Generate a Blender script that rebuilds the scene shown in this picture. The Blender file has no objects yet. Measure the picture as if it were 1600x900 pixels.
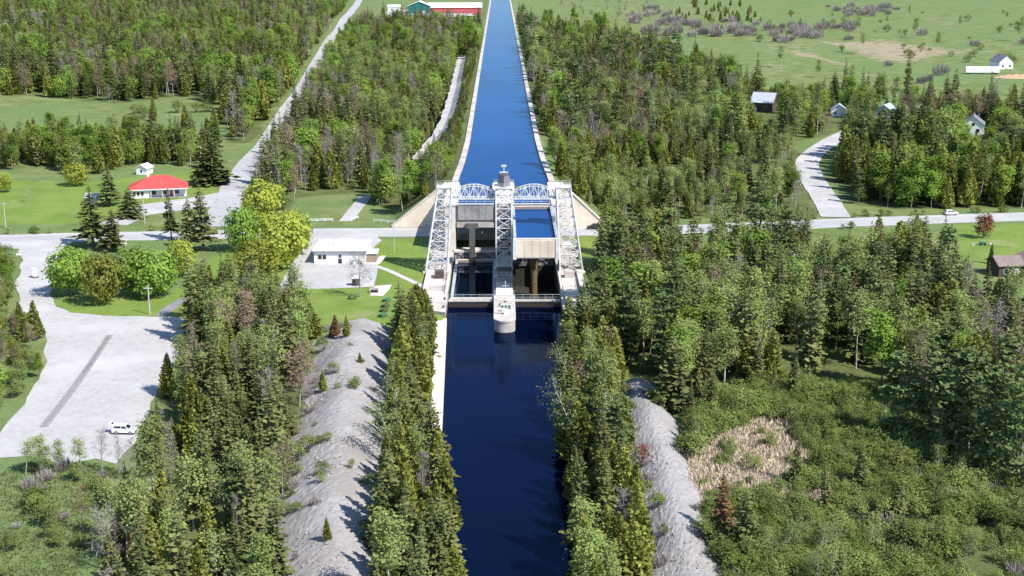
import bpy, bmesh, math, random
import numpy as np
from mathutils import Vector, Matrix

random.seed(7)
rng = np.random.default_rng(7)
R = math.radians
scene = bpy.context.scene
COL = scene.collection

# ------------------------------------------------------------------ camera, world, sun, exposure
CAM_H = 85.0
CAM_X = -1.02
PITCH = math.atan(536 / 2100)
YAW = math.atan(18.5 / 2100 / math.cos(PITCH))
cam_data = bpy.data.cameras.new('camera')
cam = bpy.data.objects.new('camera', cam_data)
COL.objects.link(cam)
cam.location = (CAM_X, 0, CAM_H)
cam.rotation_euler = (R(90) - PITCH, 0, -YAW)
cam_data.sensor_width = 36
cam_data.lens = 36 * 2100 / 1600
cam_data.clip_start = 1
cam_data.clip_end = 20000
scene.camera = cam

SUN_DIR = Vector((0.92, -0.72, 1.34)).normalized()
world = bpy.data.worlds.new('World')
scene.world = world
world.use_nodes = True
wn = world.node_tree.nodes
wl = world.node_tree.links
bg = wn['Background']
sky = wn.new('ShaderNodeTexSky')
sky.sky_type = 'NISHITA'
sky.sun_disc = False
sky.sun_elevation = math.asin(SUN_DIR.z)
sky.sun_rotation = math.atan2(SUN_DIR.x, SUN_DIR.y)
sky.altitude = 300
sky.air_density = 1.0
sky.dust_density = 0.0
sky.ozone_density = 3.0
wl.new(sky.outputs[0], bg.inputs[0])
bg.inputs[1].default_value = 0.13
sun_data = bpy.data.lights.new('sun', 'SUN')
sun_data.energy = 4.6
sun_data.angle = R(0.5)
sun_data.color = (1.0, 0.955, 0.89)
sun = bpy.data.objects.new('sun', sun_data)
COL.objects.link(sun)
sun.location = (200, 0, 300)
sun.rotation_euler = SUN_DIR.to_track_quat('Z', 'Y').to_euler()
vs = scene.view_settings
vs.view_transform = 'Standard'
vs.look = 'None'
vs.exposure = 0.72
vs.gamma = 1.0
vs.use_curve_mapping = False
scene.cycles.max_bounces = 6
scene.cycles.diffuse_bounces = 3
scene.cycles.glossy_bounces = 3
scene.cycles.transmission_bounces = 3
scene.cycles.use_denoising = True
scene.cycles.use_adaptive_sampling = True
scene.cycles.adaptive_threshold = 0.02
scene.render.use_persistent_data = False

# ------------------------------------------------------------------ terrain height and pixel lookup
def sstep(a, b, v):
    t = np.clip((np.asarray(v, float) - a) / (b - a), 0, 1)
    return t * t * (3 - 2 * t)

LOCK_Y0, LOCK_Y1 = 315.0, 363.0      # pit of the lift lock
UP_Y = 396.0                         # head wall of the upper canal

def bank_l(y):
    return np.interp(y, [100, 150, 165, 190, 214, 240, 300, 315, 330], [-4.0, -5.2, -6.2, -8.8, -11.2, -11.8, -13.4, -13.7, -13.7])

def bank_r(y):
    return np.interp(y, [100, 150, 165, 200, 236, 262, 300, 315, 330], [7.5, 8.0, 8.6, 9.6, 11.2, 12.4, 13.4, 13.7, 13.7])

def up_half(y):
    return np.interp(y, [390, 410, 440, 490, 4000], [13.9, 13.7, 12.6, 11.9, 11.9])

def land(x, y):
    """dry land without the canal cut"""
    x = np.asarray(x, float); y = np.asarray(y, float)
    base = 3 + 10.5 * sstep(430, 1350, y)
    und = 0.9 * np.sin(x * 0.021 + 1.3) * np.sin(y * 0.017) + 0.5 * np.sin(x * 0.053 + y * 0.031)
    base = base + und * sstep(430, 620, y) * sstep(20, 60, np.abs(x))
    wet = sstep(34, 52, x) * (1 - sstep(255, 300, y))
    base = base - 0.9 * wet + wet * 0.35 * np.sin(x * .31) * np.sin(y * .27 + 1)
    emb = 15.2 - np.clip(np.abs(x) - 17.0, 0, None) * 0.74
    emb = np.where(y > 396.0, emb, -99)
    return np.maximum(base, emb)

def ground_z(x, y):
    x = np.asarray(x, float); y = np.asarray(y, float)
    z = land(x, y)
    # lower canal banks fall gently to the wall
    low = y < LOCK_Y0
    dist = np.where(x < 0, bank_l(y) - x, x - bank_r(y))
    z = np.where(low & (dist < 9), np.minimum(z, 1.1 + np.clip(dist - 3.5, 0, None) * 0.36), z)
    z = np.where(low & (dist < 0.6), -4.0, z)
    pit = (y >= LOCK_Y0) & (y < LOCK_Y1) & (np.abs(x) < 14.3)
    z = np.where(pit, -7.5, z)
    z = np.where((y > 299) & (y < 376.2) & (np.abs(x) > 14.31) & (np.abs(x) < 19.6), 2.0, z)
    up = (y > 396.6) & (np.abs(x) < up_half(y) + 0.6)
    z = np.where(up, 11.5, z)
    return z

_cp, _sp = math.cos(PITCH), math.sin(PITCH)
_cy, _sy = math.cos(YAW), math.sin(YAW)

def ray(px, py):
    a = (px - 800) / 2100; b = -(py - 450) / 2100
    dy = _cp + b * _sp; dz = -_sp + b * _cp
    return Vector((a * _cy + dy * _sy, -a * _sy + dy * _cy, dz))

def at(px, py, z=None):
    """point of the place seen at a photograph pixel: on the plane z or on the land"""
    d = ray(px, py)
    if d.z > -0.012:
        d.z = -0.012
    if z is not None:
        t = (z - CAM_H) / d.z
        return Vector((CAM_X + d.x * t, d.y * t, z))
    h = 5.0
    for _ in range(14):
        t = (h - CAM_H) / d.z
        x = CAM_X + d.x * t; y = d.y * t
        h = 0.5 * h + 0.5 * float(3 + 10.5 * sstep(430, 1350, y)) if abs(x) > 34 or y < 396 else 0.5 * h + 0.5 * float(land(x, y))
    return Vector((x, y, float(land(x, y))))

def poly_w(pts):
    return [at(*p)[:2] for p in pts]

def inside(poly, X, Y):
    X = np.asarray(X, float); Y = np.asarray(Y, float)
    r = np.zeros(X.shape, bool)
    n = len(poly)
    for i in range(n):
        x0, y0 = poly[i]; x1, y1 = poly[(i + 1) % n]
        if y0 == y1:
            continue
        c = ((y0 > Y) != (y1 > Y)) & (X < (x1 - x0) * (Y - y0) / (y1 - y0) + x0)
        r ^= c
    return r

def seg_dist(poly, X, Y):
    X = np.asarray(X, float); Y = np.asarray(Y, float)
    best = np.full(X.shape, 1e9)
    for i in range(len(poly) - 1):
        ax, ay = poly[i][0], poly[i][1]; bx_, by_ = poly[i + 1][0], poly[i + 1][1]
        dx, dy = bx_ - ax, by_ - ay
        t = np.clip(((X - ax) * dx + (Y - ay) * dy) / (dx * dx + dy * dy + 1e-9), 0, 1)
        best = np.minimum(best, np.hypot(X - ax - t * dx, Y - ay - t * dy))
    return best

# ------------------------------------------------------------------ materials
MATS = {}
def new_mat(name):
    m = bpy.data.materials.new(name); m.use_nodes = True
    nt = m.node_tree
    b = nt.nodes['Principled BSDF']
    return m, nt, b

def noise(nt, scale, detail=4, rough=.6, vec=None, obj=True):
    n = nt.nodes.new('ShaderNodeTexNoise')
    n.inputs['Scale'].default_value = scale
    n.inputs['Detail'].default_value = detail
    n.inputs['Roughness'].default_value = rough
    if vec is None:
        g = nt.nodes.new('ShaderNodeNewGeometry')
        vec = g.outputs['Position']
    nt.links.new(vec, n.inputs['Vector'])
    return n.outputs['Fac']

def ramp(nt, fac, stops):
    r = nt.nodes.new('ShaderNodeValToRGB')
    el = r.color_ramp.elements
    while len(el) < len(stops):
        el.new(0.5)
    for e, (p, c) in zip(el, stops):
        e.position = p
        e.color = (*c, 1) if len(c) == 3 else c
    nt.links.new(fac, r.inputs['Fac'])
    return r.outputs['Color']

def mixc(nt, fac, a, b, mode='MIX'):
    m = nt.nodes.new('ShaderNodeMix'); m.data_type = 'RGBA'; m.blend_type = mode
    for sock, v in ((m.inputs[0], fac), (m.inputs[6], a), (m.inputs[7], b)):
        if hasattr(v, 'links') or hasattr(v, 'is_linked'):
            nt.links.new(v, sock)
        elif isinstance(v, (int, float)):
            sock.default_value = v
        else:
            sock.default_value = (*v, 1)
    return m.outputs[2]

def bump(nt, b, h, strength=.4, dist=.1):
    n = nt.nodes.new('ShaderNodeBump')
    n.inputs['Strength'].default_value = strength
    n.inputs['Distance'].default_value = dist
    nt.links.new(h, n.inputs['Height'])
    nt.links.new(n.outputs[0], b.inputs['Normal'])

def surf(name, c0, c1, scale=1.0, rough=.85, bumpd=0.0, c2=None, scale2=.08, spec=.3, metal=0.0):
    """two tone noisy surface, optionally stained by a third colour at a larger scale"""
    m, nt, b = new_mat(name)
    f = noise(nt, scale, 6, .65)
    c = ramp(nt, f, [(.3, c0), (.7, c1)])
    if c2 is not None:
        f2 = noise(nt, scale2, 5, .6)
        r2 = ramp(nt, f2, [(.45, (0, 0, 0)), (.72, (1, 1, 1))])
        c = mixc(nt, r2, c, c2)
    nt.links.new(c, b.inputs['Base Color'])
    b.inputs['Roughness'].default_value = rough
    b.inputs['Specular IOR Level'].default_value = spec
    b.inputs['Metallic'].default_value = metal
    if bumpd:
        bump(nt, b, f, .6, bumpd)
    MATS[name] = m
    return m

surf('asphalt', (.31, .30, .305), (.40, .39, .395), .5, .9, .01, (.44, .43, .43), .05)
surf('asphalt_dark', (.16, .16, .17), (.24, .235, .25), .6, .9, .01, (.28, .275, .29), .05)
surf('gravel', (.33, .315, .31), (.44, .425, .42), .8, .95, .03, (.48, .465, .46), .06)
surf('spoil', (.235, .225, .222), (.365, .35, .345), 1.1, .95, .035, (.25, .225, .205), .09)
surf('concrete', (.42, .39, .355), (.58, .545, .50), .9, .9, .02, (.30, .265, .235), .16)
surf('concrete_pale', (.60, .53, .46), (.75, .68, .61), .7, .9, .02, (.50, .44, .385), .11)
surf('concrete_grey', (.25, .245, .24), (.37, .36, .35), .8, .9, .02, (.17, .15, .14), .18)
surf('steel_white', (.56, .57, .58), (.72, .72, .72), 1.2, .5, 0, (.42, .36, .31), .45)
surf('steel_blue', (.33, .40, .46), (.46, .52, .57), .9, .55, 0, (.28, .27, .27), .4)
surf('steel_dark', (.055, .055, .065), (.12, .115, .12), 1.1, .7, 0, (.13, .085, .06), .5)
surf('wing_concrete', (.66, .56, .45), (.80, .70, .58), .6, .9, .02, (.56, .46, .36), .13)
surf('concrete_shaded', (.075, .072, .07), (.15, .145, .14), .8, .9, .02, (.05, .045, .04), .2)  # darkened concrete: shade below the aqueduct is put into the colour
surf('timber', (.22, .16, .125), (.36, .27, .22), 2.0, .85, .01)
surf('timber_dark', (.05, .04, .035), (.11, .09, .08), 2.0, .85, .01)
surf('rust', (.10, .065, .03), (.20, .135, .055), 1.5, .8, .01, (.09, .07, .05), .6)
surf('rock', (.07, .065, .07), (.22, .21, .215), 1.4, .95, .15)  # stone tone lowered so the colour carries the lock chamber's shade
surf('concrete_pit_shade', (.022, .02, .02), (.06, .055, .05), .8, .6, .02, (.03, .035, .02), .2)  # near-black colour paints the lock pit's shade into its concrete
surf('white_paint', (.72, .72, .71), (.82, .82, .81), .8, .6, 0)
surf('roof_white', (.68, .68, .68), (.80, .80, .80), .5, .7, 0)
surf('roof_red', (.50, .055, .05), (.62, .085, .075), .9, .6, 0)
surf('roof_metal', (.36, .40, .45), (.48, .52, .57), .6, .4, 0, None, .1, .5)
surf('roof_grey', (.13, .13, .16), (.21, .21, .25), 1.0, .8, 0)
surf('roof_brown', (.17, .13, .12), (.25, .20, .18), 1.0, .8, 0)
surf('cabin_mauve', (.13, .115, .15), (.20, .175, .215), 1.5, .6, 0)
surf('wood_wall', (.055, .042, .038), (.10, .078, .066), 1.5, .85, 0)
surf('barn_red', (.40, .07, .075), (.50, .10, .11), .5, .8, 0)
surf('shop_green', (.012, .11, .10), (.02, .15, .135), .4, .7, 0)
surf('grey_paint', (.40, .41, .43), (.52, .53, .55), .6, .7, 0)
surf('bark', (.10, .085, .07), (.20, .17, .145), 3.0, .95, 0)
surf('bark_pale', (.42, .41, .38), (.62, .60, .56), 2.2, .9, 0, (.10, .09, .08), 1.1)
surf('bark_grey', (.23, .21, .20), (.38, .355, .34), 2.5, .95, 0)
surf('tyre', (.015, .015, .016), (.03, .03, .03), 2.0, .8, 0)
surf('rim', (.35, .35, .36), (.5, .5, .51), 2.0, .4, 0, None, .1, .5, .6)
surf('pole_wood', (.36, .32, .28), (.50, .46, .42), 2.5, .9, 0)
surf('green_paint', (.02, .14, .10), (.03, .19, .14), 2.0, .6, 0)
surf('orange_soil', (.42, .24, .15), (.55, .33, .22), .5, .95, .02)
surf('stone_pale', (.38, .36, .34), (.56, .54, .52), 1.5, .9, .02)
surf('yellow_paint', (.60, .50, .22), (.72, .62, .30), 1.5, .7, 0)

def simple(name, c, rough=.5, spec=.5):
    m, nt, b = new_mat(name)
    b.inputs['Base Color'].default_value = (*c, 1)
    b.inputs['Roughness'].default_value = rough
    b.inputs['Specular IOR Level'].default_value = spec
    MATS[name] = m
simple('glass', (.015, .02, .028), .08, .6)
simple('car_white', (.80, .80, .81), .25, .5)
simple('car_trim', (.02, .02, .022), .5)
simple('lamp_red', (.45, .02, .02), .3)
simple('lamp_clear', (.75, .75, .72), .2)

def water_mat(name, col, wave, bstr, rough, refl, tint=(.62, .80, 1.0)):
    """dark water body under a wind-ruffled reflecting skin"""
    m, nt, b = new_mat(name)
    nt.nodes.remove(b)
    out = nt.nodes['Material Output']
    g = nt.nodes.new('ShaderNodeNewGeometry')
    mp = nt.nodes.new('ShaderNodeMapping')
    mp.inputs['Scale'].default_value = (1.0, .55, 1)
    nt.links.new(g.outputs['Position'], mp.inputs['Vector'])
    f1 = noise(nt, wave, 4, .6, mp.outputs[0])
    f2 = noise(nt, wave * .1, 3, .5, mp.outputs[0])
    a = nt.nodes.new('ShaderNodeMath'); a.operation = 'ADD'
    nt.links.new(f1, a.inputs[0]); nt.links.new(f2, a.inputs[1])
    bn = nt.nodes.new('ShaderNodeBump'); bn.inputs['Strength'].default_value = bstr; bn.inputs['Distance'].default_value = .1
    nt.links.new(a.outputs[0], bn.inputs['Height'])
    d = nt.nodes.new('ShaderNodeBsdfDiffuse')
    f3 = noise(nt, .035, 3, .5, mp.outputs[0])
    dc = ramp(nt, f3, [(.3, tuple(c * .85 for c in col)), (.7, tuple(c * 1.15 for c in col))])
    nt.links.new(dc, d.inputs['Color'])
    gl = nt.nodes.new('ShaderNodeBsdfGlossy'); gl.inputs['Roughness'].default_value = rough
    gl.inputs['Color'].default_value = (*tint, 1)
    nt.links.new(bn.outputs[0], gl.inputs['Normal'])
    fr = nt.nodes.new('ShaderNodeFresnel'); fr.inputs['IOR'].default_value = 1.333
    k = nt.nodes.new('ShaderNodeMath'); k.operation = 'MULTIPLY'; k.inputs[1].default_value = refl; k.use_clamp = True
    nt.links.new(fr.outputs[0], k.inputs[0])
    mx = nt.nodes.new('ShaderNodeMixShader')
    nt.links.new(k.outputs[0], mx.inputs[0]); nt.links.new(d.outputs[0], mx.inputs[1]); nt.links.new(gl.outputs[0], mx.inputs[2])
    nt.links.new(mx.outputs[0], out.inputs['Surface'])
    MATS[name] = m
water_mat('water_low', (.001, .003, .014), 1.3, .10, .06, .60, (.30, .46, .82))
water_mat('water_up', (.005, .048, .168), 1.5, .16, .10, .36)
water_mat('water_still', (.002, .006, .014), 1.0, .06, .03, .9)

# ------------------------------------------------------------------ object helpers
def link(o, parent=None):
    COL.objects.link(o)
    if parent is not None:
        o.parent = parent
    return o

def tag(o, label, cat, group=None):
    o['label'] = label; o['category'] = cat
    if group:
        o['group'] = group
    return o

def kind(o, k, label=None):
    o['kind'] = k
    if label:
        o['label'] = label
    return o

def thing(name, loc, label, cat, group=None, rz=0.0):
    o = bpy.data.objects.new(name, None)
    o.empty_display_size = .5
    COL.objects.link(o)
    o.location = loc; o.rotation_euler = (0, 0, rz)
    return tag(o, label, cat, group)

def mesh_obj(name, verts, faces, mat, parent=None, smooth=False):
    me = bpy.data.meshes.new(name)
    me.from_pydata([tuple(v) for v in verts], [], [tuple(f) for f in faces])
    if mat:
        me.materials.append(MATS[mat])
    if smooth:
        me.polygons.foreach_set('use_smooth', [True] * len(me.polygons))
    me.update()
    return link(bpy.data.objects.new(name, me), parent)

class MB:
    """collects boxes, prisms, tubes of ONE piece"""
    def __init__(s):
        s.v = []; s.f = []
    def add(s, v, f):
        n = len(s.v); s.v += [tuple(p) for p in v]; s.f += [tuple(i + n for i in q) for q in f]
        return s
    def box(s, x0, x1, y0, y1, z0, z1):
        return s.add([(x0, y0, z0), (x1, y0, z0), (x1, y1, z0), (x0, y1, z0), (x0, y0, z1), (x1, y0, z1), (x1, y1, z1), (x0, y1, z1)],
                     [(0, 3, 2, 1), (4, 5, 6, 7), (0, 1, 5, 4), (1, 2, 6, 5), (2, 3, 7, 6), (3, 0, 4, 7)])
    def prism(s, poly, z0, z1):
        n = len(poly)
        ar = sum(poly[i][0] * poly[(i + 1) % n][1] - poly[(i + 1) % n][0] * poly[i][1] for i in range(n))
        if ar < 0:
            poly = poly[::-1]
        v = [(p[0], p[1], z0) for p in poly] + [(p[0], p[1], z1) for p in poly]
        f = [tuple(range(n - 1, -1, -1)), tuple(range(n, 2 * n))]
        f += [(i, (i + 1) % n, n + (i + 1) % n, n + i) for i in range(n)]
        return s.add(v, f)
    def tube(s, p0, p1, r0, r1=None, n=8, caps=True):
        r1 = r0 if r1 is None else r1
        p0 = Vector(p0); p1 = Vector(p1); d = (p1 - p0).normalized()
        a = d.orthogonal().normalized(); b = d.cross(a)
        v = []
        for p, r in ((p0, r0), (p1, r1)):
            for i in range(n):
                t = 2 * math.pi * i / n
                v.append(p + a * (r * math.cos(t)) + b * (r * math.sin(t)))
        f = [(i, (i + 1) % n, n + (i + 1) % n, n + i) for i in range(n)]
        if caps:
            f += [tuple(range(n - 1, -1, -1)), tuple(range(n, 2 * n))]
        return s.add(v, f)
    def build(s, name, mat, parent=None, smooth=False):
        return mesh_obj(name, s.v, s.f, mat, parent, smooth)

_bars = {}
def bar(name, mat, parent, p0, p1, w, h=None):
    """a straight member; all members of a colour share one mesh"""
    if mat not in _bars:
        mb = MB().box(-.5, .5, -.5, .5, -.5, .5)
        me = bpy.data.meshes.new(mat + '_bar')
        me.from_pydata(mb.v, [], mb.f); me.materials.append(MATS[mat]); me.update()
        _bars[mat] = me
    o = bpy.data.objects.new(name, _bars[mat])
    p0 = Vector(p0); p1 = Vector(p1); d = p1 - p0
    h = w if h is None else h
    q = d.to_track_quat('Z', 'Y')
    o.matrix_basis = Matrix.Translation((p0 + p1) / 2) @ q.to_matrix().to_4x4() @ Matrix.Diagonal((w, h, d.length, 1))
    return link(o, parent)

def rel(o):
    """world point -> local point of an unrotated thing"""
    L = Vector(o.location)
    return lambda x, y, z: (x - L.x, y - L.y, z - L.z)

def wbox(name, mat, parent, x0, x1, y0, y1, z0, z1):
    L = parent.location if parent is not None else Vector((0, 0, 0))
    return MB().box(x0 - L.x, x1 - L.x, y0 - L.y, y1 - L.y, z0 - L.z, z1 - L.z).build(name, mat, parent)

# ------------------------------------------------------------------ layout shared by ground, roads and trees
def smooth_line(pts, n=8):
    out = []
    P = [Vector(p) for p in pts]
    P = [P[0] * 2 - P[1]] + P + [P[-1] * 2 - P[-2]]
    for i in range(1, len(P) - 2):
        for k in range(n):
            t = k / n
            a, b, c, d = P[i - 1], P[i], P[i + 1], P[i + 2]
            out.append(.5 * ((2 * b) + (c - a) * t + (2 * a - 5 * b + 4 * c - d) * t * t + (3 * b - a - 3 * c + d) * t ** 3))
    out.append(P[-2])
    return out

def line_px(pts, n=8):
    return smooth_line([at(*p) for p in pts], n)

def fix_z(pts):
    return [Vector((p.x, p.y, float(land(p.x, p.y)))) for p in pts]

def flat(p, z=3.0):
    return Vector((p[0], p[1], z))

MAIN = smooth_line([flat(p) for p in [(-420, 352), (-230, 368), (-146, 379), (-100, 384), (-50, 387.5), (0, 388.5), (40, 389.5), (80, 396), (110, 402), (163, 410), (260, 424), (420, 450)]], 8)
NORTH = fix_z(line_px([(352, 338), (366, 290), (392, 250), (430, 207), (492, 105), (560, 5)], 10) + [Vector((-260, 2900, 13))])
BRANCH = fix_z(line_px([(1306, 340), (1290, 312), (1268, 278), (1262, 252), (1284, 230), (1322, 213), (1360, 205), (1420, 203), (1500, 206), (1600, 214)], 8))
LANE = fix_z(line_px([(654, 250), (672, 228), (690, 205), (702, 176), (711, 142), (718, 108), (722, 90)], 6))
LOT = poly_w([(118, 374), (96, 392), (84, 420), (80, 460), (88, 479), (112, 489), (160, 493), (240, 495), (292, 497), (290, 530), (264, 580), (238, 630), (210, 690), (184, 725), (150, 716), (100, 726), (60, 712), (0, 716), (-70, 720), (0, 678), (42, 630), (70, 575), (73, 525), (46, 502), (30, 475), (25, 442), (35, 408), (28, 389), (-4, 388), (-4, 374)])
YARD = poly_w([(486, 366), (585, 366), (596, 376), (580, 392), (592, 408), (586, 448), (520, 451), (446, 453), (438, 446), (448, 424), (462, 404), (478, 384)])
JUNC = poly_w([(300, 354), (326, 328), (340, 306), (352, 270), (398, 262), (386, 300), (372, 330), (372, 354)])
APRON = poly_w([(150, 350), (188, 340), (206, 322), (262, 314), (300, 309), (345, 300), (338, 322), (290, 328), (232, 336), (214, 344), (200, 352)])
RIDGE_L = [(-31.8, 287), (-32.0, 268), (-30.4, 245), (-28.4, 215), (-26.4, 190), (-24.4, 165), (-22.3, 130)]
RIDGE_R = [(25.0, 246), (25.0, 232), (25.2, 215), (25, 195), (24.3, 175), (23.5, 155), (23, 130)]

def ridge_w(path, y, wmax):
    ys = [p[1] for p in path][::-1]; xs = [p[0] for p in path][::-1]
    return np.interp(y, ys, xs)
# ------------------------------------------------------------------ ground sheet
FOREST = {}   # zone name -> world polygon, filled here because the ground needs it too
def zone(name, pts):
    FOREST[name] = poly_w(pts)
zone('lot_woods', [(300, 505), (330, 480), (420, 468), (478, 500), (492, 565), (466, 650), (452, 740), (440, 850), (430, 1150), (150, 1150), (172, 900), (186, 810), (210, 755), (232, 690), (262, 610), (292, 550)])
zone('left_bank', [(622, 520), (668, 498), (676, 560), (684, 690), (712, 740), (732, 900), (740, 1150), (575, 1150), (592, 900), (604, 740), (616, 640), (624, 580)])
zone('right_bank', [(888, 520), (930, 510), (985, 560), (975, 640), (985, 760), (1010, 900), (1015, 1150), (835, 1150), (850, 900), (862, 760), (868, 700), (878, 600)])
zone('right_woods', [(928, 440), (955, 402), (1040, 398), (1066, 420), (1120, 412), (1190, 402), (1290, 398), (1330, 414), (1420, 414), (1490, 428), (1508, 470), (1610, 520), (1640, 640), (1640, 760), (1500, 700), (1420, 640), (1330, 580), (1240, 600), (1150, 610), (1080, 660), (1040, 640), (1000, 600), (905, 520), (908, 470)])
zone('thicket', [(1072, 650), (1150, 612), (1330, 585), (1420, 660), (1500, 720), (1640, 780), (1640, 1150), (1150, 1150), (1120, 900), (1082, 760)])
zone('upper_right', [(838, 200), (815, 70), (806, 30), (830, 52), (950, 68), (1050, 95), (1130, 135), (1200, 180), (1250, 205), (1246, 226), (1180, 236), (1060, 232), (960, 226), (848, 216)])
zone('low_growth', [(850, 218), (960, 228), (1060, 234), (1180, 238), (1246, 228), (1262, 300), (1280, 336), (1060, 342), (960, 344), (944, 340), (876, 284)])
zone('inner_right', [(1330, 225), (1430, 214), (1640, 226), (1640, 326), (1400, 326), (1330, 322), (1300, 280)])
zone('house_row', [(1100, 118), (1200, 160), (1300, 168), (1640, 178), (1640, 205), (1340, 200), (1255, 222), (1200, 180)])
zone('middle_left', [(400, 305), (420, 250), (452, 195), (500, 120), (560, 40), (640, 40), (745, 46), (752, 70), (735, 190), (712, 285), (625, 335), (600, 330), (572, 300), (470, 308), (440, 335), (415, 330)])
zone('far_left', [(-20, 152), (60, 150), (180, 160), (300, 152), (345, 170), (360, 222), (392, 226), (470, 108), (540, 10), (545, -14), (-20, -14)])
zone('hedge', [(-20, 268), (70, 262), (130, 276), (230, 256), (300, 262), (350, 236), (330, 220), (200, 226), (-20, 232)])
zone('lot_edge', [(-40, 392), (22, 396), (30, 420), (16, 450), (22, 490), (62, 525), (62, 575), (36, 625), (-8, 672), (-60, 700), (-80, 500)])
zone('lane_strip', [(728, 225), (752, 90), (757, 55), (750, 40), (735, 60), (706, 240), (700, 285), (708, 288)])

xs = np.unique(np.concatenate([np.arange(-60, 60.1, 2.0), np.arange(-200, -60, 3.5), np.arange(60, 200.1, 3.5),
     -200 - np.cumsum(np.linspace(4, 60, 60)), 200 + np.cumsum(np.linspace(4, 60, 60)), [-14.32, -14.28, 14.28, 14.32]]))
ys = np.unique(np.concatenate([np.arange(60, 312, 2.5), [314.97, 315.03, 362.97, 363.03, 396.57, 396.63, 395.97, 396.03], np.arange(317, 362, 3), np.arange(365, 395, 3), np.arange(399, 520, 2.5),
     520 + np.cumsum(np.linspace(3, 34, 150)), [3600, 4500, 6000, 9000]]))
GX, GY = np.meshgrid(xs, ys)
# snap the columns nearest the canal edges onto the bank lines
def snap(target, mask):
    for j in np.where(mask)[0]:
        for s in (0.55, 0.65):
            i = np.argmin(np.abs(GX[j] - (target(ys[j]) + math.copysign(s, target(ys[j])))))
            GX[j, i] = target(ys[j]) + math.copysign(s, target(ys[j]))
snap(bank_l, ys < 315.0); snap(bank_r, ys < 315.0)
snap(up_half, ys > 396.6); snap(lambda y: -up_half(y), ys > 396.6)
GZ = ground_z(GX, GY)
nx, ny = len(xs), len(ys)
verts = np.stack([GX, GY, GZ], -1).reshape(-1, 3)
idx = np.arange(nx * ny).reshape(ny, nx)
faces = np.stack([idx[:-1, :-1], idx[:-1, 1:], idx[1:, 1:], idx[1:, :-1]], -1).reshape(-1, 4)
me = bpy.data.meshes.new('ground')
me.vertices.add(len(verts)); me.vertices.foreach_set('co', verts.ravel())
me.loops.add(faces.size); me.loops.foreach_set('vertex_index', faces.ravel())
me.polygons.add(len(faces)); me.polygons.foreach_set('loop_start', np.arange(len(faces)) * 4)
me.update(calc_edges=True)
# what grows or lies where: R woodland floor, G dry earth, B mown lawn
X = verts[:, 0]; Y = verts[:, 1]
Rm = np.zeros(len(X)); Gm = np.zeros(len(X)); Bm = np.zeros(len(X))
for k in ('lot_woods', 'left_bank', 'right_bank', 'right_woods', 'upper_right', 'low_growth', 'inner_right', 'middle_left', 'far_left', 'lane_strip', 'house_row'):
    Rm[inside(FOREST[k], X, Y)] = 1
Rm[inside(FOREST['thicket'], X, Y)] = .6
Rm[inside(FOREST['hedge'], X, Y)] = .5
LAWN = [poly_w(p) for p in (
    [(380, 372), (660, 374), (672, 480), (640, 520), (430, 520), (270, 498), (300, 430)],
    [(-20, 350), (-20, 280), (140, 285), (330, 262), (340, 300), (180, 336), (100, 352)],
    [(1490, 350), (1640, 350), (1640, 430), (1500, 410)],
    [(82, 470), (270, 450), (285, 496), (100, 492)],
    [(668, 480), (700, 480), (694, 560), (676, 560)],
    [(900, 370), (935, 372), (925, 400), (900, 404)])]
for p in LAWN:
    Bm[inside(p, X, Y)] = 1
EARTH_SOFT = [poly_w(p) for p in (
    [(1160, 60), (1300, 62), (1290, 96), (1180, 86)], [(1400, 20), (1560, 26), (1540, 48), (1420, 40)], [(1180, 92), (1240, 96), (1230, 130), (1190, 120)],
    [(1480, 60), (1600, 62), (1600, 90), (1500, 84)], [(960, 8), (1100, 6), (1120, 24), (980, 24)], [(190, 172), (330, 176), (320, 190), (200, 190)], [(0, 300), (60, 300), (60, 330), (0, 330)],
    [(520, 478), (640, 480), (630, 505), (520, 505)], [(1500, 372), (1600, 372), (1600, 396), (1510, 396)])]
EARTH = [poly_w(p) for p in (
    [(1290, 66), (1380, 60), (1470, 70), (1495, 82), (1445, 98), (1370, 96), (1330, 80)],
    [(1240, 78), (1300, 92), (1385, 116), (1372, 120), (1290, 98), (1235, 84)],
    [(1460, 122), (1600, 136), (1640, 142), (1640, 136), (1500, 124)],
    [(1085, 712), (1120, 680), (1190, 660), (1240, 668), (1265, 715), (1225, 765), (1150, 775), (1090, 800)],
    [(845, 180), (870, 200), (900, 240), (880, 230), (850, 195)],
    [(1020, 262), (1060, 264), (1060, 272), (1020, 270)])]
for p in EARTH_SOFT:
    Gm[inside(p, X, Y)] = .62
for p in EARTH:
    Gm[inside(p, X, Y)] = 1
# a few passes of softening on the grid so the borders wander
def soft(a):
    a = a.reshape(ny, nx)
    for _ in range(1):
        b = a.copy()
        b[1:-1, 1:-1] = (a[1:-1, 1:-1] * 2 + a[:-2, 1:-1] + a[2:, 1:-1] + a[1:-1, :-2] + a[1:-1, 2:]) / 6
        a = b
    return a.ravel()
cols = np.stack([soft(Rm), soft(Gm), soft(Bm), np.ones(len(X))], -1).astype(np.float32)
ca = me.color_attributes.new('cover', 'FLOAT_COLOR', 'POINT')
ca.data.foreach_set('color', cols.ravel())
m, nt, b = new_mat('ground_cover')
at_ = nt.nodes.new('ShaderNodeVertexColor'); at_.layer_name = 'cover'
sp = nt.nodes.new('ShaderNodeSeparateColor'); nt.links.new(at_.outputs[0], sp.inputs[0])
n_f = noise(nt, .9, 8, .7); n_m = noise(nt, .11, 6, .62); n_l = noise(nt, .018, 5, .6)
rough_grass = ramp(nt, n_m, [(.25, (.085, .115, .035)), (.48, (.14, .18, .06)), (.60, (.185, .21, .085)), (.78, (.27, .245, .135))])
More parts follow.
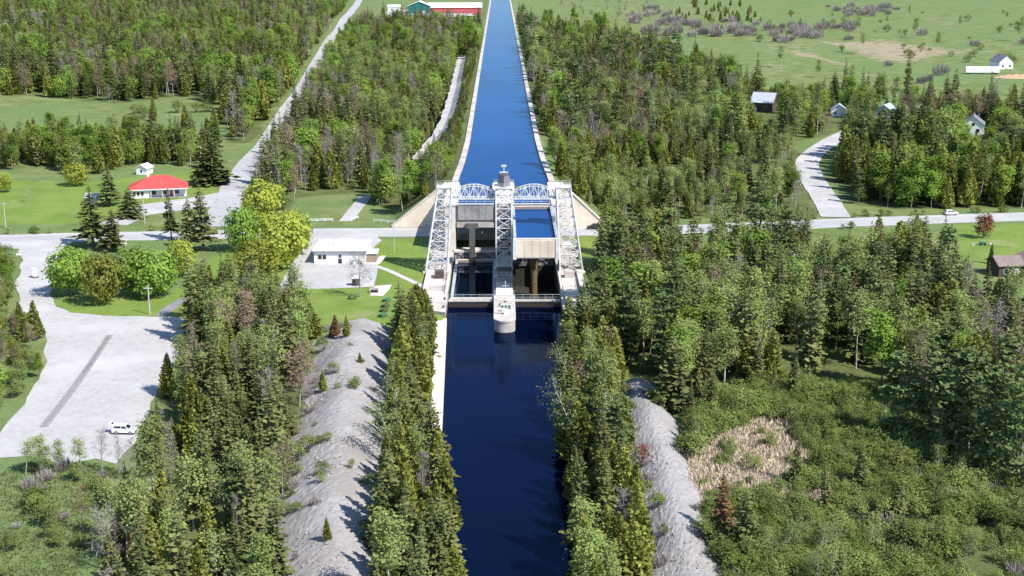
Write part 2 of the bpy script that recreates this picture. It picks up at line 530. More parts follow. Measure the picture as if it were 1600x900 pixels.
rough_grass = mixc(nt, ramp(nt, n_l, [(.40, (0, 0, 0)), (.62, (1, 1, 1))]), rough_grass, ramp(nt, n_f, [(.3, (.095, .15, .05)), (.7, (.165, .225, .085))]))
lawn = ramp(nt, n_m, [(.3, (.118, .185, .034)), (.55, (.170, .245, .050)), (.8, (.235, .275, .08))])
lawn = mixc(nt, .25, lawn, ramp(nt, n_f, [(.3, (.09, .13, .03)), (.7, (.21, .25, .075))]))
floor_ = ramp(nt, n_f, [(.25, (.045, .055, .020)), (.5, (.095, .110, .040)), (.75, (.16, .145, .075))])
floor_ = mixc(nt, ramp(nt, n_m, [(.45, (0, 0, 0)), (.65, (.8, .8, .8))]), floor_, (.125, .175, .050))
earth = ramp(nt, n_m, [(.3, (.24, .19, .125)), (.7, (.36, .29, .20))])
earth = mixc(nt, .35, earth, ramp(nt, n_f, [(.3, (.16, .13, .08)), (.7, (.44, .37, .26))]))
def edge(sock, amt=.5):
    a = nt.nodes.new('ShaderNodeMath'); a.operation = 'MULTIPLY_ADD'
    nt.links.new(n_f, a.inputs[0]); a.inputs[1].default_value = amt; a.inputs[2].default_value = -amt * .5
    s = nt.nodes.new('ShaderNodeMath'); s.operation = 'ADD'
    nt.links.new(sock, s.inputs[0]); nt.links.new(a.outputs[0], s.inputs[1])
    return ramp(nt, s.outputs[0], [(.35, (0, 0, 0)), (.65, (1, 1, 1))])
c = mixc(nt, edge(sp.outputs[0]), rough_grass, floor_)
c = mixc(nt, edge(sp.outputs[2], .3), c, lawn)
ea = nt.nodes.new('ShaderNodeMath'); ea.operation = 'MULTIPLY_ADD'
nt.links.new(n_m, ea.inputs[0]); ea.inputs[1].default_value = 2.4; ea.inputs[2].default_value = -1.35
es = nt.nodes.new('ShaderNodeMath'); es.operation = 'ADD'
nt.links.new(sp.outputs[1], es.inputs[0]); nt.links.new(ea.outputs[0], es.inputs[1])
gate = nt.nodes.new('ShaderNodeMath'); gate.operation = 'MULTIPLY'
nt.links.new(es.outputs[0], gate.inputs[0]); nt.links.new(sp.outputs[1], gate.inputs[1])
c = mixc(nt, ramp(nt, gate.outputs[0], [(.25, (0, 0, 0)), (.85, (1, 1, 1))]), c, earth)
nt.links.new(c, b.inputs['Base Color'])
b.inputs['Roughness'].default_value = 1
b.inputs['Specular IOR Level'].default_value = .1
bump(nt, b, n_f, .8, .35)
MATS['ground_cover'] = m
me.materials.append(m)
ground = link(bpy.data.objects.new('ground', me)); kind(ground, 'structure')

# ------------------------------------------------------------------ water
def sheet(name, pts, z, mat, k='structure'):
    o = mesh_obj(name, [(p[0], p[1], z) for p in pts], [tuple(range(len(pts)))], mat)
    return kind(o, k) if k else o
yy = [60, 100, 150, 165, 190, 200, 214, 236, 240, 262, 300, 314.2]
sheet('lower_canal_water', [(float(bank_l(y)) - .58, y) for y in yy][::-1] + [(float(bank_r(y)) + .58, y) for y in yy], 0.0, 'water_low')
yy = [396.9, 410, 425, 440, 465, 490, 1200, 4000]
sheet('upper_canal_water', [(-float(up_half(y)) - .3, y) for y in yy][::-1] + [(float(up_half(y)) + .3, y) for y in yy], 15.0, 'water_up')

# ------------------------------------------------------------------ roads
def ribbon(name, line, w, lift, mat, off=0.0, label=None, wob=0.0, zf=None):
    v = []; f = []
    n = len(line)
    for i, p in enumerate(line):
        t = (line[min(i + 1, n - 1)] - line[max(i - 1, 0)]); t.z = 0; t.normalize()
        s = Vector((t.y, -t.x, 0))
        ww = w * (1 + wob * math.sin(i * 1.7) * math.cos(i * .61))
        for q in (-ww / 2 + off, 0 + off, ww / 2 + off):
            c = p + s * q
            up_ = lift + max(0, p.y - 420) * .0007
            z = max(float(land(c.x, c.y)), p.z) if zf is None else zf
            v.append((c.x, c.y, z + up_))
    for i in range(n - 1):
        for k in (0, 1):
            a = i * 3 + k
            f.append((a, a + 1, a + 4, a + 3))
    o = mesh_obj(name, v, f, mat)
    return kind(o, 'structure', label)

def plate(name, poly, z, mat, label=None):
    bm = bmesh.new()
    vs_ = [bm.verts.new((p[0], p[1], z)) for p in poly]
    fc = bm.faces.new(vs_)
    if fc.normal.z < 0:
        fc.normal_flip()
    bmesh.ops.triangulate(bm, faces=[fc])
    me = bpy.data.meshes.new(name); bm.to_mesh(me); bm.free()
    for p in me.polygons:
        if p.normal.z < 0:
            p.flip()
    me.materials.append(MATS[mat])
    return kind(link(bpy.data.objects.new(name, me)), 'structure', label)

def uneven(poly, step=3.0, amp=.5):
    """break a traced outline into short wandering edges"""
    out = []
    n = len(poly)
    for i in range(n):
        a = Vector(poly[i]); b = Vector(poly[(i + 1) % n])
        k = max(1, int((b - a).length / step))
        for j in range(k):
            p = a.lerp(b, j / k)
            out.append((p.x + random.uniform(-amp, amp), p.y + random.uniform(-amp, amp)))
    return out

def dense(line, step=6.0):
    out = []
    for a, b in zip(line[:-1], line[1:]):
        k = max(1, int((b - a).length / step))
        for j in range(k):
            p = a.lerp(b, j / k); out.append(Vector((p.x, p.y, float(land(p.x, p.y)))))
    out.append(line[-1])
    return out
MAIN_FLAT = [flat(p) for p in MAIN]
ribbon('road_shoulder', dense(MAIN_FLAT), 12.5, .030, 'gravel', wob=.05, zf=3.0)
ribbon('main_road', MAIN_FLAT, 8.0, .060, 'asphalt', zf=3.0)
ribbon('edge_line', MAIN_FLAT, .16, .068, 'white_paint', off=3.55, zf=3.0)
ribbon('edge_line', MAIN_FLAT, .16, .068, 'white_paint', off=-3.55, zf=3.0)
for i in range(0, len(MAIN_FLAT) - 1):
    a, b_ = MAIN_FLAT[i], MAIN_FLAT[i + 1]
    L = (b_ - a).length
    if abs(a.x) > 210:
        continue
ribbon('centre_line', MAIN_FLAT, .14, .072, 'yellow_paint', zf=3.0)
ribbon('north_road', dense(NORTH), 8.6, .16, 'asphalt', wob=.06)
ribbon('branch_road', dense(BRANCH, 4), 9.0, .2, 'gravel', wob=.04)
ribbon('gravel_lane', dense(LANE), 6.0, .14, 'gravel', wob=.18)
plate('parking_lot', uneven(LOT, 3.5, .45), 3.045, 'gravel')
plate('depot_yard', uneven(YARD, 4, .25), 3.045, 'gravel')
plate('road_junction', uneven(JUNC, 5, .2), 3.078, 'asphalt')
plate('house_apron', uneven(APRON, 5, .3), 3.04, 'gravel')
# footpaths
def path_px(name, pts, w, mat='stone_pale', lift=.05):
    return ribbon(name, [flat(p) for p in line_px(pts, 5)], w, lift, mat, zf=3.0)
path_px('footpath', [(588, 416), (610, 424), (640, 438), (664, 449)], 1.6)
path_px('asphalt_path', [(252, 494), (268, 480), (290, 468), (318, 458)], 3.0, 'asphalt_dark')
path_px('entrance_lane', [(540, 346), (556, 326), (572, 306)], 4.2, 'gravel')
# log kerb strip down the middle of the lot
strip = line_px([(172, 524), (140, 572), (104, 622), (68, 668)], 6)
ribbon('median_strip', [flat(p) for p in strip], 1.0, .066, 'asphalt_dark', zf=3.0)
for sgn in (-1, 1):
    for i in range(len(strip) - 1):
        t = (strip[i + 1] - strip[i]).normalized(); s = Vector((t.y, -t.x, 0)) * (.55 * sgn)
        a = strip[i] + s + t * .3; b_ = strip[i + 1] + s - t * .3
        mid = (a + b_) / 2
        th = thing('kerb_log', (mid.x, mid.y, 3.05), 'weathered kerb log edging the diagonal strip across the parking lot', 'kerb log', 'kerb logs along the strip in the lot')
        bar('log', 'bark_grey', th, a - mid + Vector((0, 0, .12)), b_ - mid + Vector((0, 0, .12)), .24)

# ------------------------------------------------------------------ spoil banks of grey gravel
def ridge(name, path, half, height, seed, label, end_y):
    r = np.random.default_rng(seed)
    ys_ = np.arange(126, end_y + .1, .8)
    us = np.linspace(-1.12, 1.12, 34)
    U, YY = np.meshgrid(us, ys_)
    cx = ridge_w(path, YY, 1)
    endf = np.sqrt(np.clip((end_y - YY) / 14, 0, 1))
    hw = half * (.35 + .65 * endf) * (1 + .10 * np.sin(YY * .21) + .07 * np.sin(YY * .53 + 1))
    XX = cx + U * hw
    prof = np.clip(1 - np.abs(U) ** 1.7, -.3, 1)
    prof = np.where(U < 0, prof * (.75 + .25 * np.cos(U * 1.5)), prof)
    Z = 3 + height * prof * endf ** .7 * (1 + .13 * np.sin(YY * .17 + 2))
    def fbm(x, y):
        o = np.zeros_like(x); a = 1
        for k in range(5):
            fx = .16 * 1.9 ** k
            p, q = r.uniform(0, 6, 2)
            o += a * np.sin(x * fx * 1.3 + p + 1.5 * np.sin(y * fx * .7 + q)) * np.sin(y * fx + q + 1.2 * np.sin(x * fx * .9))
            a *= .48
        return o
    Z += fbm(XX, YY) * .24 * np.clip(prof + .2, 0, 1) + r.normal(0, .04, Z.shape) + .03 * np.sin(YY * 2.1 + 2 * np.sin(XX * 1.7)) * np.sin(XX * 1.9 + YY * .6)
    Z = np.where(np.abs(U) > 1.05, 2.3, Z)
    v = np.stack([XX, YY, Z], -1).reshape(-1, 3)
    i_ = np.arange(U.size).reshape(U.shape)
    f = np.stack([i_[:-1, :-1], i_[:-1, 1:], i_[1:, 1:], i_[1:, :-1]], -1).reshape(-1, 4)
    o = mesh_obj(name, v.tolist(), f.tolist(), 'spoil')
    return kind(o, 'structure', label)
ridge('gravel_bank', RIDGE_L, 7.9, 3.3, 3, 'long grey gravel bank left of the canal', 290)
ridge('gravel_bank', RIDGE_R, 5.0, 2.6, 5, 'narrow grey gravel bank right of the canal', 248)
def ridge_h(x, y, path, half, height, end_y):
    u = (x - float(ridge_w(path, y, 1))) / half
    if abs(u) > 1 or y > end_y:
        return 0
    return height * (1 - abs(u) ** 1.7) * max(0, min(1, (end_y - y) / 14)) ** .35

# loose stones on the banks
def stones(name, path, half, height, end_y, n, label):
    v = []; f = []
    for _ in range(n):
        y = random.uniform(150, end_y - 2); u = random.uniform(-1, 1)
        x = float(ridge_w(path, y, 1)) + u * half
        z = 3 + ridge_h(x, y, path, half, height, end_y) * .98
        s = random.uniform(.06, .22) * random.choice((1, 1, 1, 1.8))
        k = len(v)
        for dx, dy, dz in ((1, 0, 0), (-.6, .8, 0), (-.5, -.9, 0), (.1, 0, .8), (0, .1, -.6)):
            v.append((x + dx * s * random.uniform(.7, 1.2), y + dy * s * random.uniform(.7, 1.2), z + dz * s))
        f += [(k, k + 1, k + 3), (k + 1, k + 2, k + 3), (k + 2, k, k + 3), (k, k + 4, k + 1), (k + 1, k + 4, k + 2), (k + 2, k + 4, k)]
    o = mesh_obj(name, v, f, 'spoil')
    kind(o, 'stuff', label)
stones('loose_stones', RIDGE_L, 6.6, 3.2, 289, 2200, 'loose pale stones on the left gravel bank')
stones('loose_stones', RIDGE_R, 4.8, 2.6, 247, 900, 'loose pale stones on the right gravel bank')

# ------------------------------------------------------------------ canal copings
def wall_strip(name, ys_, inner, side, w, ztop, zbot, mat, label, seg=12.0):
    """concrete coping: one slab object per pour, under one thing"""
    y0, y1 = ys_
    root = thing(name, (inner(y0), y0, ztop), label, 'canal wall')
    L = root.location
    y = y0; k = 0
    while y < y1 - .01:
        e = min(y + seg * random.uniform(.92, 1.08), y1)
        a0, a1 = inner(y) , inner(e)
        dz = random.uniform(-.03, .03)
        g = .03
        pl = [(a0 - L.x, y + g - L.y), (a1 - L.x, e - g - L.y), (a1 + side * w - L.x, e - g - L.y), (a0 + side * w - L.x, y + g - L.y)]
        MB().prism(pl, zbot - L.z, ztop + dz - L.z).build('coping_slab', mat, root)
        y = e; k += 1
        seg *= 1.0 if y1 < 600 else 1.12
    return root
wall_strip('canal_wall', (213, 300), lambda y: float(bank_l(y)), -1, 2.4, 1.25, -3, 'concrete_pale', 'long pale concrete wall along the left bank of lower canal')
wall_strip('canal_wall', (282, 300), lambda y: float(bank_r(y)), 1, 2.0, 1.15, -3, 'concrete', 'concrete wall under trees along the right bank of lower canal')
wall_strip('canal_wall', (403, 2400), lambda y: -float(up_half(y)), -1, 1.8, 15.75, 11.3, 'concrete', 'concrete coping along the left edge of the upper canal', 14)
wall_strip('canal_wall', (403, 2400), lambda y: float(up_half(y)), 1, 1.8, 15.75, 11.3, 'concrete', 'concrete coping along the right edge of the upper canal', 14)
# ------------------------------------------------------------------ the lift lock: concrete
def railing(name, pts, h, label, mat='steel_white', spacing=2.2, w=.07, group=None):
    p0 = Vector(pts[0])
    root = thing(name, p0, label, 'railing', group)
    P = [Vector(p) - p0 for p in pts]
    for a, b in zip(P[:-1], P[1:]):
        n = max(1, round((b - a).length / spacing))
        for k in range(n + (1 if b is P[-1] or (b - P[-1]).length < 1e-6 else 0)):
            q = a.lerp(b, k / n)
            bar('post', mat, root, q, q + Vector((0, 0, h)), w)
        for hh in (h, h * .55):
            bar('rail', mat, root, a + Vector((0, 0, hh)), b + Vector((0, 0, hh)), w)
    return root

# pit floor
kind(MB().box(-14.2, 14.2, 315.4, 362.8, -7.45, -7.2).build('lock_pit_floor', 'concrete_pit_shade'), 'structure')
for s, lab in ((-1, 'left'), (1, 'right')):
    root = thing('lock_wall', (s * 16.5, 340, 0), f'{"stepped pale concrete lock wall under the left lattice tower" if s < 0 else "pale concrete lock wall under the right lattice tower"}', 'wall')
    L = root.location
    pl = [(s * 13.72, 299.5), (s * 17.0, 301.5), (s * 19.8, 317), (s * 19.8, 376), (s * 13.85, 376), (s * 13.85, 315.2), (s * 13.72, 315.1)]
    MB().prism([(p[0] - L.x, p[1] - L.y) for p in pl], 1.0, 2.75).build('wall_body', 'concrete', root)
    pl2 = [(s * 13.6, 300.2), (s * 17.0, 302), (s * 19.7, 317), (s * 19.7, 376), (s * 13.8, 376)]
    MB().prism([(p[0] - L.x, p[1] - L.y) for p in pl2], -7.4, .98).build('wall_foot', 'concrete_pit_shade', root)
    # raised outer parapet, inner kerb, cross slabs and a recessed well
    wbox('parapet', 'concrete_pale', root, *sorted((s * 18.7, s * 19.9)), 318, 337, 2.6, 3.9)
    wbox('kerb', 'concrete_pale', root, *sorted((s * 13.87, s * 14.5)), 316, 336.4, 2.6, 3.2)
    for y0, y1 in ((302.6, 308), (308.2, 313.6), (313.8, 318.9), (319.1, 324.6), (324.8, 330), (330.2, 336)):
        wbox('paving_slab', random.choice(('concrete_pale', 'concrete_pale', 'concrete')), root, *sorted((s * 14.7, s * (17.0 if y0 < 309 else 18.4))), y0, y1, 2.5, 2.83 + random.uniform(0, .05))
    wbox('tower_plinth', 'concrete_pale', root, *sorted((s * 14.2, s * 20.7)), 336.3, 345.8, 2.3, 3.15)
    wbox('machine_box', 'timber_dark' if s < 0 else 'concrete', root, *sorted((s * 15.4, s * 17.6)), 331.5, 334.5, 2.7, 4.6)
    railing('railing', [(s * 14.2, 316.5, 3.2), (s * 14.2, 336, 3.2)], 1.2, f'light steel railing on the inner edge of the {lab} lock wall')
    railing('railing', [(s * 18.55, 318, 2.86), (s * 18.55, 336, 2.86)], 1.2, f'light steel railing beside the parapet of the {lab} lock wall')
    for y in (303.5, 311):
        o = thing('mooring_bollard', (s * 14.3, y, 2.7), f'{"near" if y < 305 else "far"} dark mooring bollard on the {lab} lock wall', 'bollard')
        MB().tube((0, 0, 0), (0, 0, .55), .2, .17).tube((0, 0, .5), (0, 0, .66), .28, .24).build('post', 'steel_dark', o)
    # abutment beside the aqueduct
    root = thing('abutment', (s * 15, 370, 2.7), f'tall pale concrete abutment on the {lab} side of the aqueduct', 'wall')
    wbox('shaft', 'concrete_pale', root, *sorted((s * 13.25, s * 16.2)), 363.2, 376.5, 2.6, 15.6)
    wbox('cap', 'concrete_pale', root, *sorted((s * 13.1, s * 16.5)), 363.0, 397.2, 15.62, 16.3)
    # wing wall with sloping top
    root = thing('wing_wall', (s * 22, 395.6, 3), f'sloping cream concrete wing wall on the {lab} above the road', 'wall')
    L = root.location
    xo = 33.5 if s < 0 else 31.0
    v = []
    for y in (395.0, 396.2):
        v += [(s * 13.2, y, 2.6), (s * xo, y, 2.6), (s * xo, y, 3.4), (s * 17.2, y, 16.3), (s * 13.2, y, 16.3)]
    v = [(a - L.x, b - L.y, c - L.z) for a, b, c in v]
    mesh_obj('wall_face', v, [(0, 1, 2, 3, 4), (9, 8, 7, 6, 5), (0, 5, 6, 1), (1, 6, 7, 2), (2, 7, 8, 3), (3, 8, 9, 4), (4, 9, 5, 0)], 'wing_concrete', root)
    a = Vector((s * xo, 395.6, 3.5)) - L; b_ = Vector((s * 17.2, 395.6, 16.45)) - L
    bar('coping', 'concrete_pale', root, a, b_, 1.7, .3)

# breast wall at the head of the pit
root = thing('breast_wall', (0, 363, -7.4), 'rough stone breast wall at the head of the lock pit', 'wall')
wbox('wall_body', 'concrete_pit_shade', root, -13.8, 13.8, 362.9, 366.5, -7.4, 2.6)
wbox('ledge', 'concrete_pale', root, -13.8, -2.4, 362.5, 366.6, 2.62, 3.2)
wbox('ledge', 'concrete_pale', root, 2.4, 13.8, 362.5, 366.6, 2.62, 3.2)
for side in (-1, 1):
    k = 0
    for row in range(5):
        z0 = -1.2 + row * .76
        x = 2.5
        while x < 13.6:
            w = random.uniform(.8, 1.7)
            if x + w > 13.7:
                w = 13.7 - x
            if w > .4:
                xa, xb = sorted((side * x, side * (x + w - .06)))
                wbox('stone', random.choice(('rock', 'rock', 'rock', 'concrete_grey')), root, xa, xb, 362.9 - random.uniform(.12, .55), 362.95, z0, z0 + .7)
            x += w
# road parapet under the aqueduct
for s in (-1, 1):
    root = thing('road_parapet', (s * 8, 377.5, 3), f'low cream parapet beside the road under the {"left" if s < 0 else "right"} aqueduct span', 'wall')
    xa, xb = sorted((s * 2.7, s * 13.2))
    wbox('wall_face', 'concrete_pale', root, xa, xb, 377.0, 377.7, 2.7, 4.9)
    # head wall behind the road
    root = thing('head_wall', (s * 8, 395.5, 3), f'concrete head wall holding the canal behind the {"left" if s < 0 else "right"} aqueduct span', 'wall')
    wbox('wall_face', 'concrete_shaded', root, *sorted((s * 2.8, s * 13.15)), 395.05, 396.5, 2.7, 11.0)

# centre pier with round nose
root = thing('centre_pier', (0, 320, 0), 'narrow concrete pier with rounded nose between the two lock chambers', 'pier')
L = root.location
nose = [(2.4 * math.cos(t), 294.4 + 2.4 * math.sin(t)) for t in np.linspace(math.pi, 2 * math.pi, 17)]
pl = nose + [(2.4, 315.6), (-2.4, 315.6)]
MB().prism([(p[0] - L.x, p[1] - L.y) for p in pl], -4, 2.35).build('nose', 'concrete', root)
nose2 = [(2.52 * math.cos(t), 294.4 + 2.52 * math.sin(t)) for t in np.linspace(math.pi, 2 * math.pi, 17)]
MB().prism([(p[0] - L.x, p[1] - L.y) for p in nose2 + [(2.52, 315.5), (-2.52, 315.5)]], 2.36, 2.8).build('cap', 'concrete', root)
wbox('shaft_foot', 'concrete_pit_shade', root, -2.13, 2.13, 315.65, 362.4, -7.3, .8)
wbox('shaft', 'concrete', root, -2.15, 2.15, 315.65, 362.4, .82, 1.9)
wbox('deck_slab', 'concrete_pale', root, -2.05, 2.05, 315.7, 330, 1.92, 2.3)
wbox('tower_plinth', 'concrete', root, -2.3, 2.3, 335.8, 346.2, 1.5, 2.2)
wbox('upper_shaft', 'concrete_shaded', root, -2.35, 2.35, 362.6, 376.5, -7.2, 15.6)
un = [(3.2 * math.cos(t), 394.5 + 3.2 * math.sin(t)) for t in np.linspace(0, math.pi, 15)]
MB().prism([(p[0] - L.x, p[1] - L.y) for p in un + [(-3.2, 384), (-2.3, 381), (-2.3, 362.7), (2.3, 362.7), (2.3, 381), (3.2, 384)]], 15.62, 16.4).build('upper_deck', 'concrete_pale', root)
un = [(2.9 * math.cos(t), 394.6 + 2.9 * math.sin(t)) for t in np.linspace(0, math.pi, 15)]
MB().prism([(p[0] - L.x, p[1] - L.y) for p in un + [(-2.9, 394.4), (2.9, 394.4)]], 2.8, 15.6).build('upstream_nose', 'concrete', root)

# ------------------------------------------------------------------ aqueduct spans
for s in (-1, 1):
    sd = 'left' if s < 0 else 'right'
    root = thing('aqueduct', (s * 7.75, 380, 10), f'steel and concrete aqueduct trough over the road on the {sd}', 'aqueduct')
    x0, x1 = sorted((s * 2.45, s * 13.05))
    wbox('floor', 'concrete_grey', root, x0, x1, 363.3, 396.8, 11.0, 11.5)
    wbox('side_plate', 'steel_blue', root, x0, x0 + .35, 363.3, 396.8, 11.52, 15.55)
    wbox('side_plate', 'steel_blue', root, x1 - .35, x1, 363.3, 396.8, 11.52, 15.55)
    wbox('end_beam', 'concrete', root, x0 + .1, x1 - .1, 362.9, 364.9, 9.6, 10.98)
    wbox('far_beam', 'concrete', root, x0 + .1, x1 - .1, 393.0, 395.0, 9.6, 10.98)
    for q in (.28, .5, .72):
        xm = x0 + (x1 - x0) * q
        wbox('floor_girder', 'steel_dark', root, xm - .25, xm + .25, 365, 392.9, 9.9, 10.97)
    MB().add([(x0 + .36 - root.location.x, 363.7 - 380, 5.0), (x1 - .36 - root.location.x, 363.7 - 380, 5.0), (x1 - .36 - root.location.x, 396.8 - 380, 5.0), (x0 + .36 - root.location.x, 396.8 - 380, 5.0)], [(0, 1, 2, 3)]).build('water', 'water_up', root)
    g = wbox('end_gate', 'concrete_grey' if s < 0 else 'steel_dark', root, x0 + .36, x1 - .36, 363.05, 363.6, 11.5, 16.0)
    for k in range(5):
        xa = x0 + .45 + k * (x1 - x0 - .9) / 5
        o = MB().box(xa + .04, xa + (x1 - x0 - .9) / 5 - .04, 362.93, 363.04, 11.7, 15.7).build('gate_panel', 'concrete_grey', g)
        o.location = -Vector(root.location)
    o = MB().box(x0 + .3, x1 - .3, 362.85, 363.7, 16.02, 16.2).build('gate_sill', 'steel_white', g); o.location = -Vector(root.location)
    wbox('pillar_foot', 'concrete_pit_shade', root, s * 8.7 - .85, s * 8.7 + .85, 361.25, 362.86, -7.2, 1.5)
    p = wbox('support_pillar', 'concrete_shaded', root, s * 8.7 - .8, s * 8.7 + .8, 361.3, 362.85, 1.52, 9.58)
    wbox('pillar_head', 'concrete_shaded', root, s * 8.7 - 1.7, s * 8.7 + 1.7, 361.5, 362.8, 9.6, 10.9)
    railing('railing', [(x0 + .4, 363.3, 16.2), (x1 - .4, 363.3, 16.2)], 1.1, f'white railing across the upper gate of the {sd} aqueduct')

# ------------------------------------------------------------------ caissons
def caisson(s, wz, label, group=None):
    root = thing('lift_chamber', (s * 7.75, 340.7, wz), label, 'lock chamber')
    x0, x1 = -5.35, 5.35
    y0, y1 = -20.6, 20.6
    P = lambda name, mat, *b: MB().box(*b).build(name, mat, root)
    P('floor', 'steel_dark', x0, x1, y0, y1, -3.1, -2.6)
    for q in (-1, 1):
        a, b = sorted((q * 4.92, q * 5.35))
        sp_ = P('side_girder', 'steel_blue', a, b, y0, y1, -2.58, .75)
        P('top_walkway', 'steel_blue', *sorted((q * 4.8, q * 5.5)), y0 - .1, y1 + .1, .77, .92)
        for k in range(15):
            yy_ = y0 + .8 + k * (y1 - y0 - 1.6) / 14
            o = MB().box(*sorted((q * 5.36, q * 5.5)), yy_ - .1, yy_ + .1, -2.5, .74).build('stiffener', 'steel_blue', sp_)
    for q, nm in ((-1, 'lower_gate'), (1, 'upper_gate')):
        ya, yb = sorted((q * 20.62, q * 21.15))
        g = P(nm, 'concrete_pale' if q < 0 else 'timber', -4.9, 4.9, ya, yb, -4.1 if q < 0 else -2.5, .55)
        for k in range(5):
            xa = -4.8 + k * 1.92
            yf = sorted((q * 21.16, q * 21.24))
            MB().box(xa + .05, xa + 1.87, *yf, -3.9 if q < 0 else -2.3, .35).build('gate_panel', 'wing_concrete' if q < 0 else 'timber', g)
        MB().tube((-4.9, q * 20.9, .72), (4.9, q * 20.9, .72), .2, .2, 10).build('gate_rail', 'concrete_pale', g)
        for e in (-1, 1):
            P('end_post', 'steel_white', e * 5.2 - .42, e * 5.2 + .42, *sorted((q * 20.62, q * 21.4)), -4.4, .76)
    for k in range(9):
        yy_ = y0 + 1.5 + k * (y1 - y0 - 3) / 8
        P('cross_girder', 'steel_dark', x0, x1, yy_ - .18, yy_ + .18, -4.6, -3.12)
    for xx in (-2.6, 2.6):
        P('long_girder', 'steel_dark', xx - .3, xx + .3, y0, y1, -5.7, -4.62)
    MB().tube((0, 0, -22.5 if wz > 5 else -7.4), (0, 0, -4.65), .95, .95, 18, False).build('ram', 'rust', root, True)
    MB().add([(-4.91, -20.6, 0), (4.91, -20.6, 0), (4.91, 20.6, 0), (-4.91, 20.6, 0)], [(0, 1, 2, 3)]).build('water', 'water_up' if wz > 5 else 'water_still', root)
    for q in (-1, 1):
        n = 14
        for k in range(n + 1):
            yy_ = y0 + k * (y1 - y0) / n
            bar('rail_post', 'steel_blue', root, (q * 5.42, yy_, .92), (q * 5.42, yy_, 1.9), .06)
        for h in (1.9, 1.4):
            bar('hand_rail', 'steel_blue', root, (q * 5.42, y0, h), (q * 5.42, y1, h), .06)
    return root
caisson(1, 15.0, 'raised steel lift chamber full of blue water, cream gate facing downstream')
caisson(-1, 0.05, 'lowered steel lift chamber with dark water on the left')

# pit gates at the tail
for s in (-1, 1):
    sd = 'left' if s < 0 else 'right'
    root = thing('tail_gate', (s * 8.3, 315.2, 0), f'brown timber tail gate with walkway at the foot of the {sd} chamber', 'lock gate')
    x0, x1 = sorted((s * 2.56, s * 13.6))
    wbox('gate_leaf', 'timber', root, x0, x1, 315.0, 315.4, -5, 1.35)
    for z in (-.15, .35, .95):
        wbox('fender_beam', 'timber' if z > .5 else 'timber_dark', root, x0 + .1, x1 - .1, 314.55, 314.98, z, z + .34)
    n = 22
    for k in range(n):
        xa = x0 + .2 + k * (x1 - x0 - .4) / n
        wbox('fender_post', 'timber_dark', root, xa, xa + .2, 314.4, 314.53, -.6, .9)
    wbox('walkway', 'concrete', root, x0, x1, 314.3, 315.9, 1.37, 1.6)
    railing('railing', [(x0 + .1, 314.45, 1.6), (x1 - .1, 314.45, 1.6)], 1.5, f'pale railing along the walkway of the {sd} tail gate', 'steel_blue', 1.9, .09)

# ------------------------------------------------------------------ lattice towers
def tower(base, top, z0, z1, n, label, leg=.40, st=.20, dg=.15):
    (bx0, bx1, by0, by1), (tx0, tx1, ty0, ty1) = base, top
    root = thing('lattice_tower', ((bx0 + bx1) / 2, (by0 + by1) / 2, z0), label, 'steel tower')
    L = Vector(root.location)
    def C(i, t):
        b = ((bx0, by0), (bx1, by0), (bx1, by1), (bx0, by1))[i]
        e = ((tx0, ty0), (tx1, ty0), (tx1, ty1), (tx0, ty1))[i]
        return Vector((b[0] + (e[0] - b[0]) * t, b[1] + (e[1] - b[1]) * t, z0 + (z1 - z0) * t)) - L
    for i in range(4):
        bar('leg', 'steel_white', root, C(i, 0), C(i, 1), leg)
        MB().box(C(i, 0).x - .6, C(i, 0).x + .6, C(i, 0).y - .6, C(i, 0).y + .6, -.02, .3).build('foot', 'steel_white', root)
    for k in range(n + 1):
        t = k / n
        for i in range(4):
            j = (i + 1) % 4
            if k:
                bar('strut', 'steel_white', root, C(i, t), C(j, t), st)
            else:
                bar('strut', 'steel_white', root, C(i, .012), C(j, .012), st * 1.3)
            if k < n:
                t2 = (k + 1) / n
                bar('brace', 'steel_white', root, C(i, t), C(j, t2), dg)
                bar('brace', 'steel_white', root, C(j, t), C(i, t2), dg)
        if k and k < n:
            bar('cross_tie', 'steel_white', root, C(0, t), C(2, t), dg)
    return root
TOP = 24.6
tower((-20.3, -14.75, 337.0, 345.0), (-16.9, -13.45, 339.0, 343.0), 3.15, TOP, 8, 'white steel lattice tower at the left side of the lock')
tower((14.45, 20.3, 337.0, 345.0), (13.45, 17.0, 339.0, 343.0), 3.15, TOP, 8, 'white steel lattice tower at the right side of the lock')
tower((-2.0, 2.0, 336.6, 345.4), (-2.0, 2.0, 338.4, 343.6), 2.2, TOP, 9, 'narrow white lattice tower on the centre pier', .38, .20, .15)
# machinery shelter at the foot of the centre tower
root = thing('pier_shelter', (0, 333, 2.3), 'dark blue steel shelter at the foot of the centre tower', 'shelter')
for i, (xx, yy_) in enumerate(((-1.8, 331), (1.8, 331), (1.8, 335), (-1.8, 335))):
    bar('post', 'steel_blue', root, (xx, yy_ - 333, 0), (xx, yy_ - 333, 2.6), .16)
MB().box(-1.95, 1.95, -2.2, 2.2, 2.6, 2.75).build('roof', 'steel_dark', root)

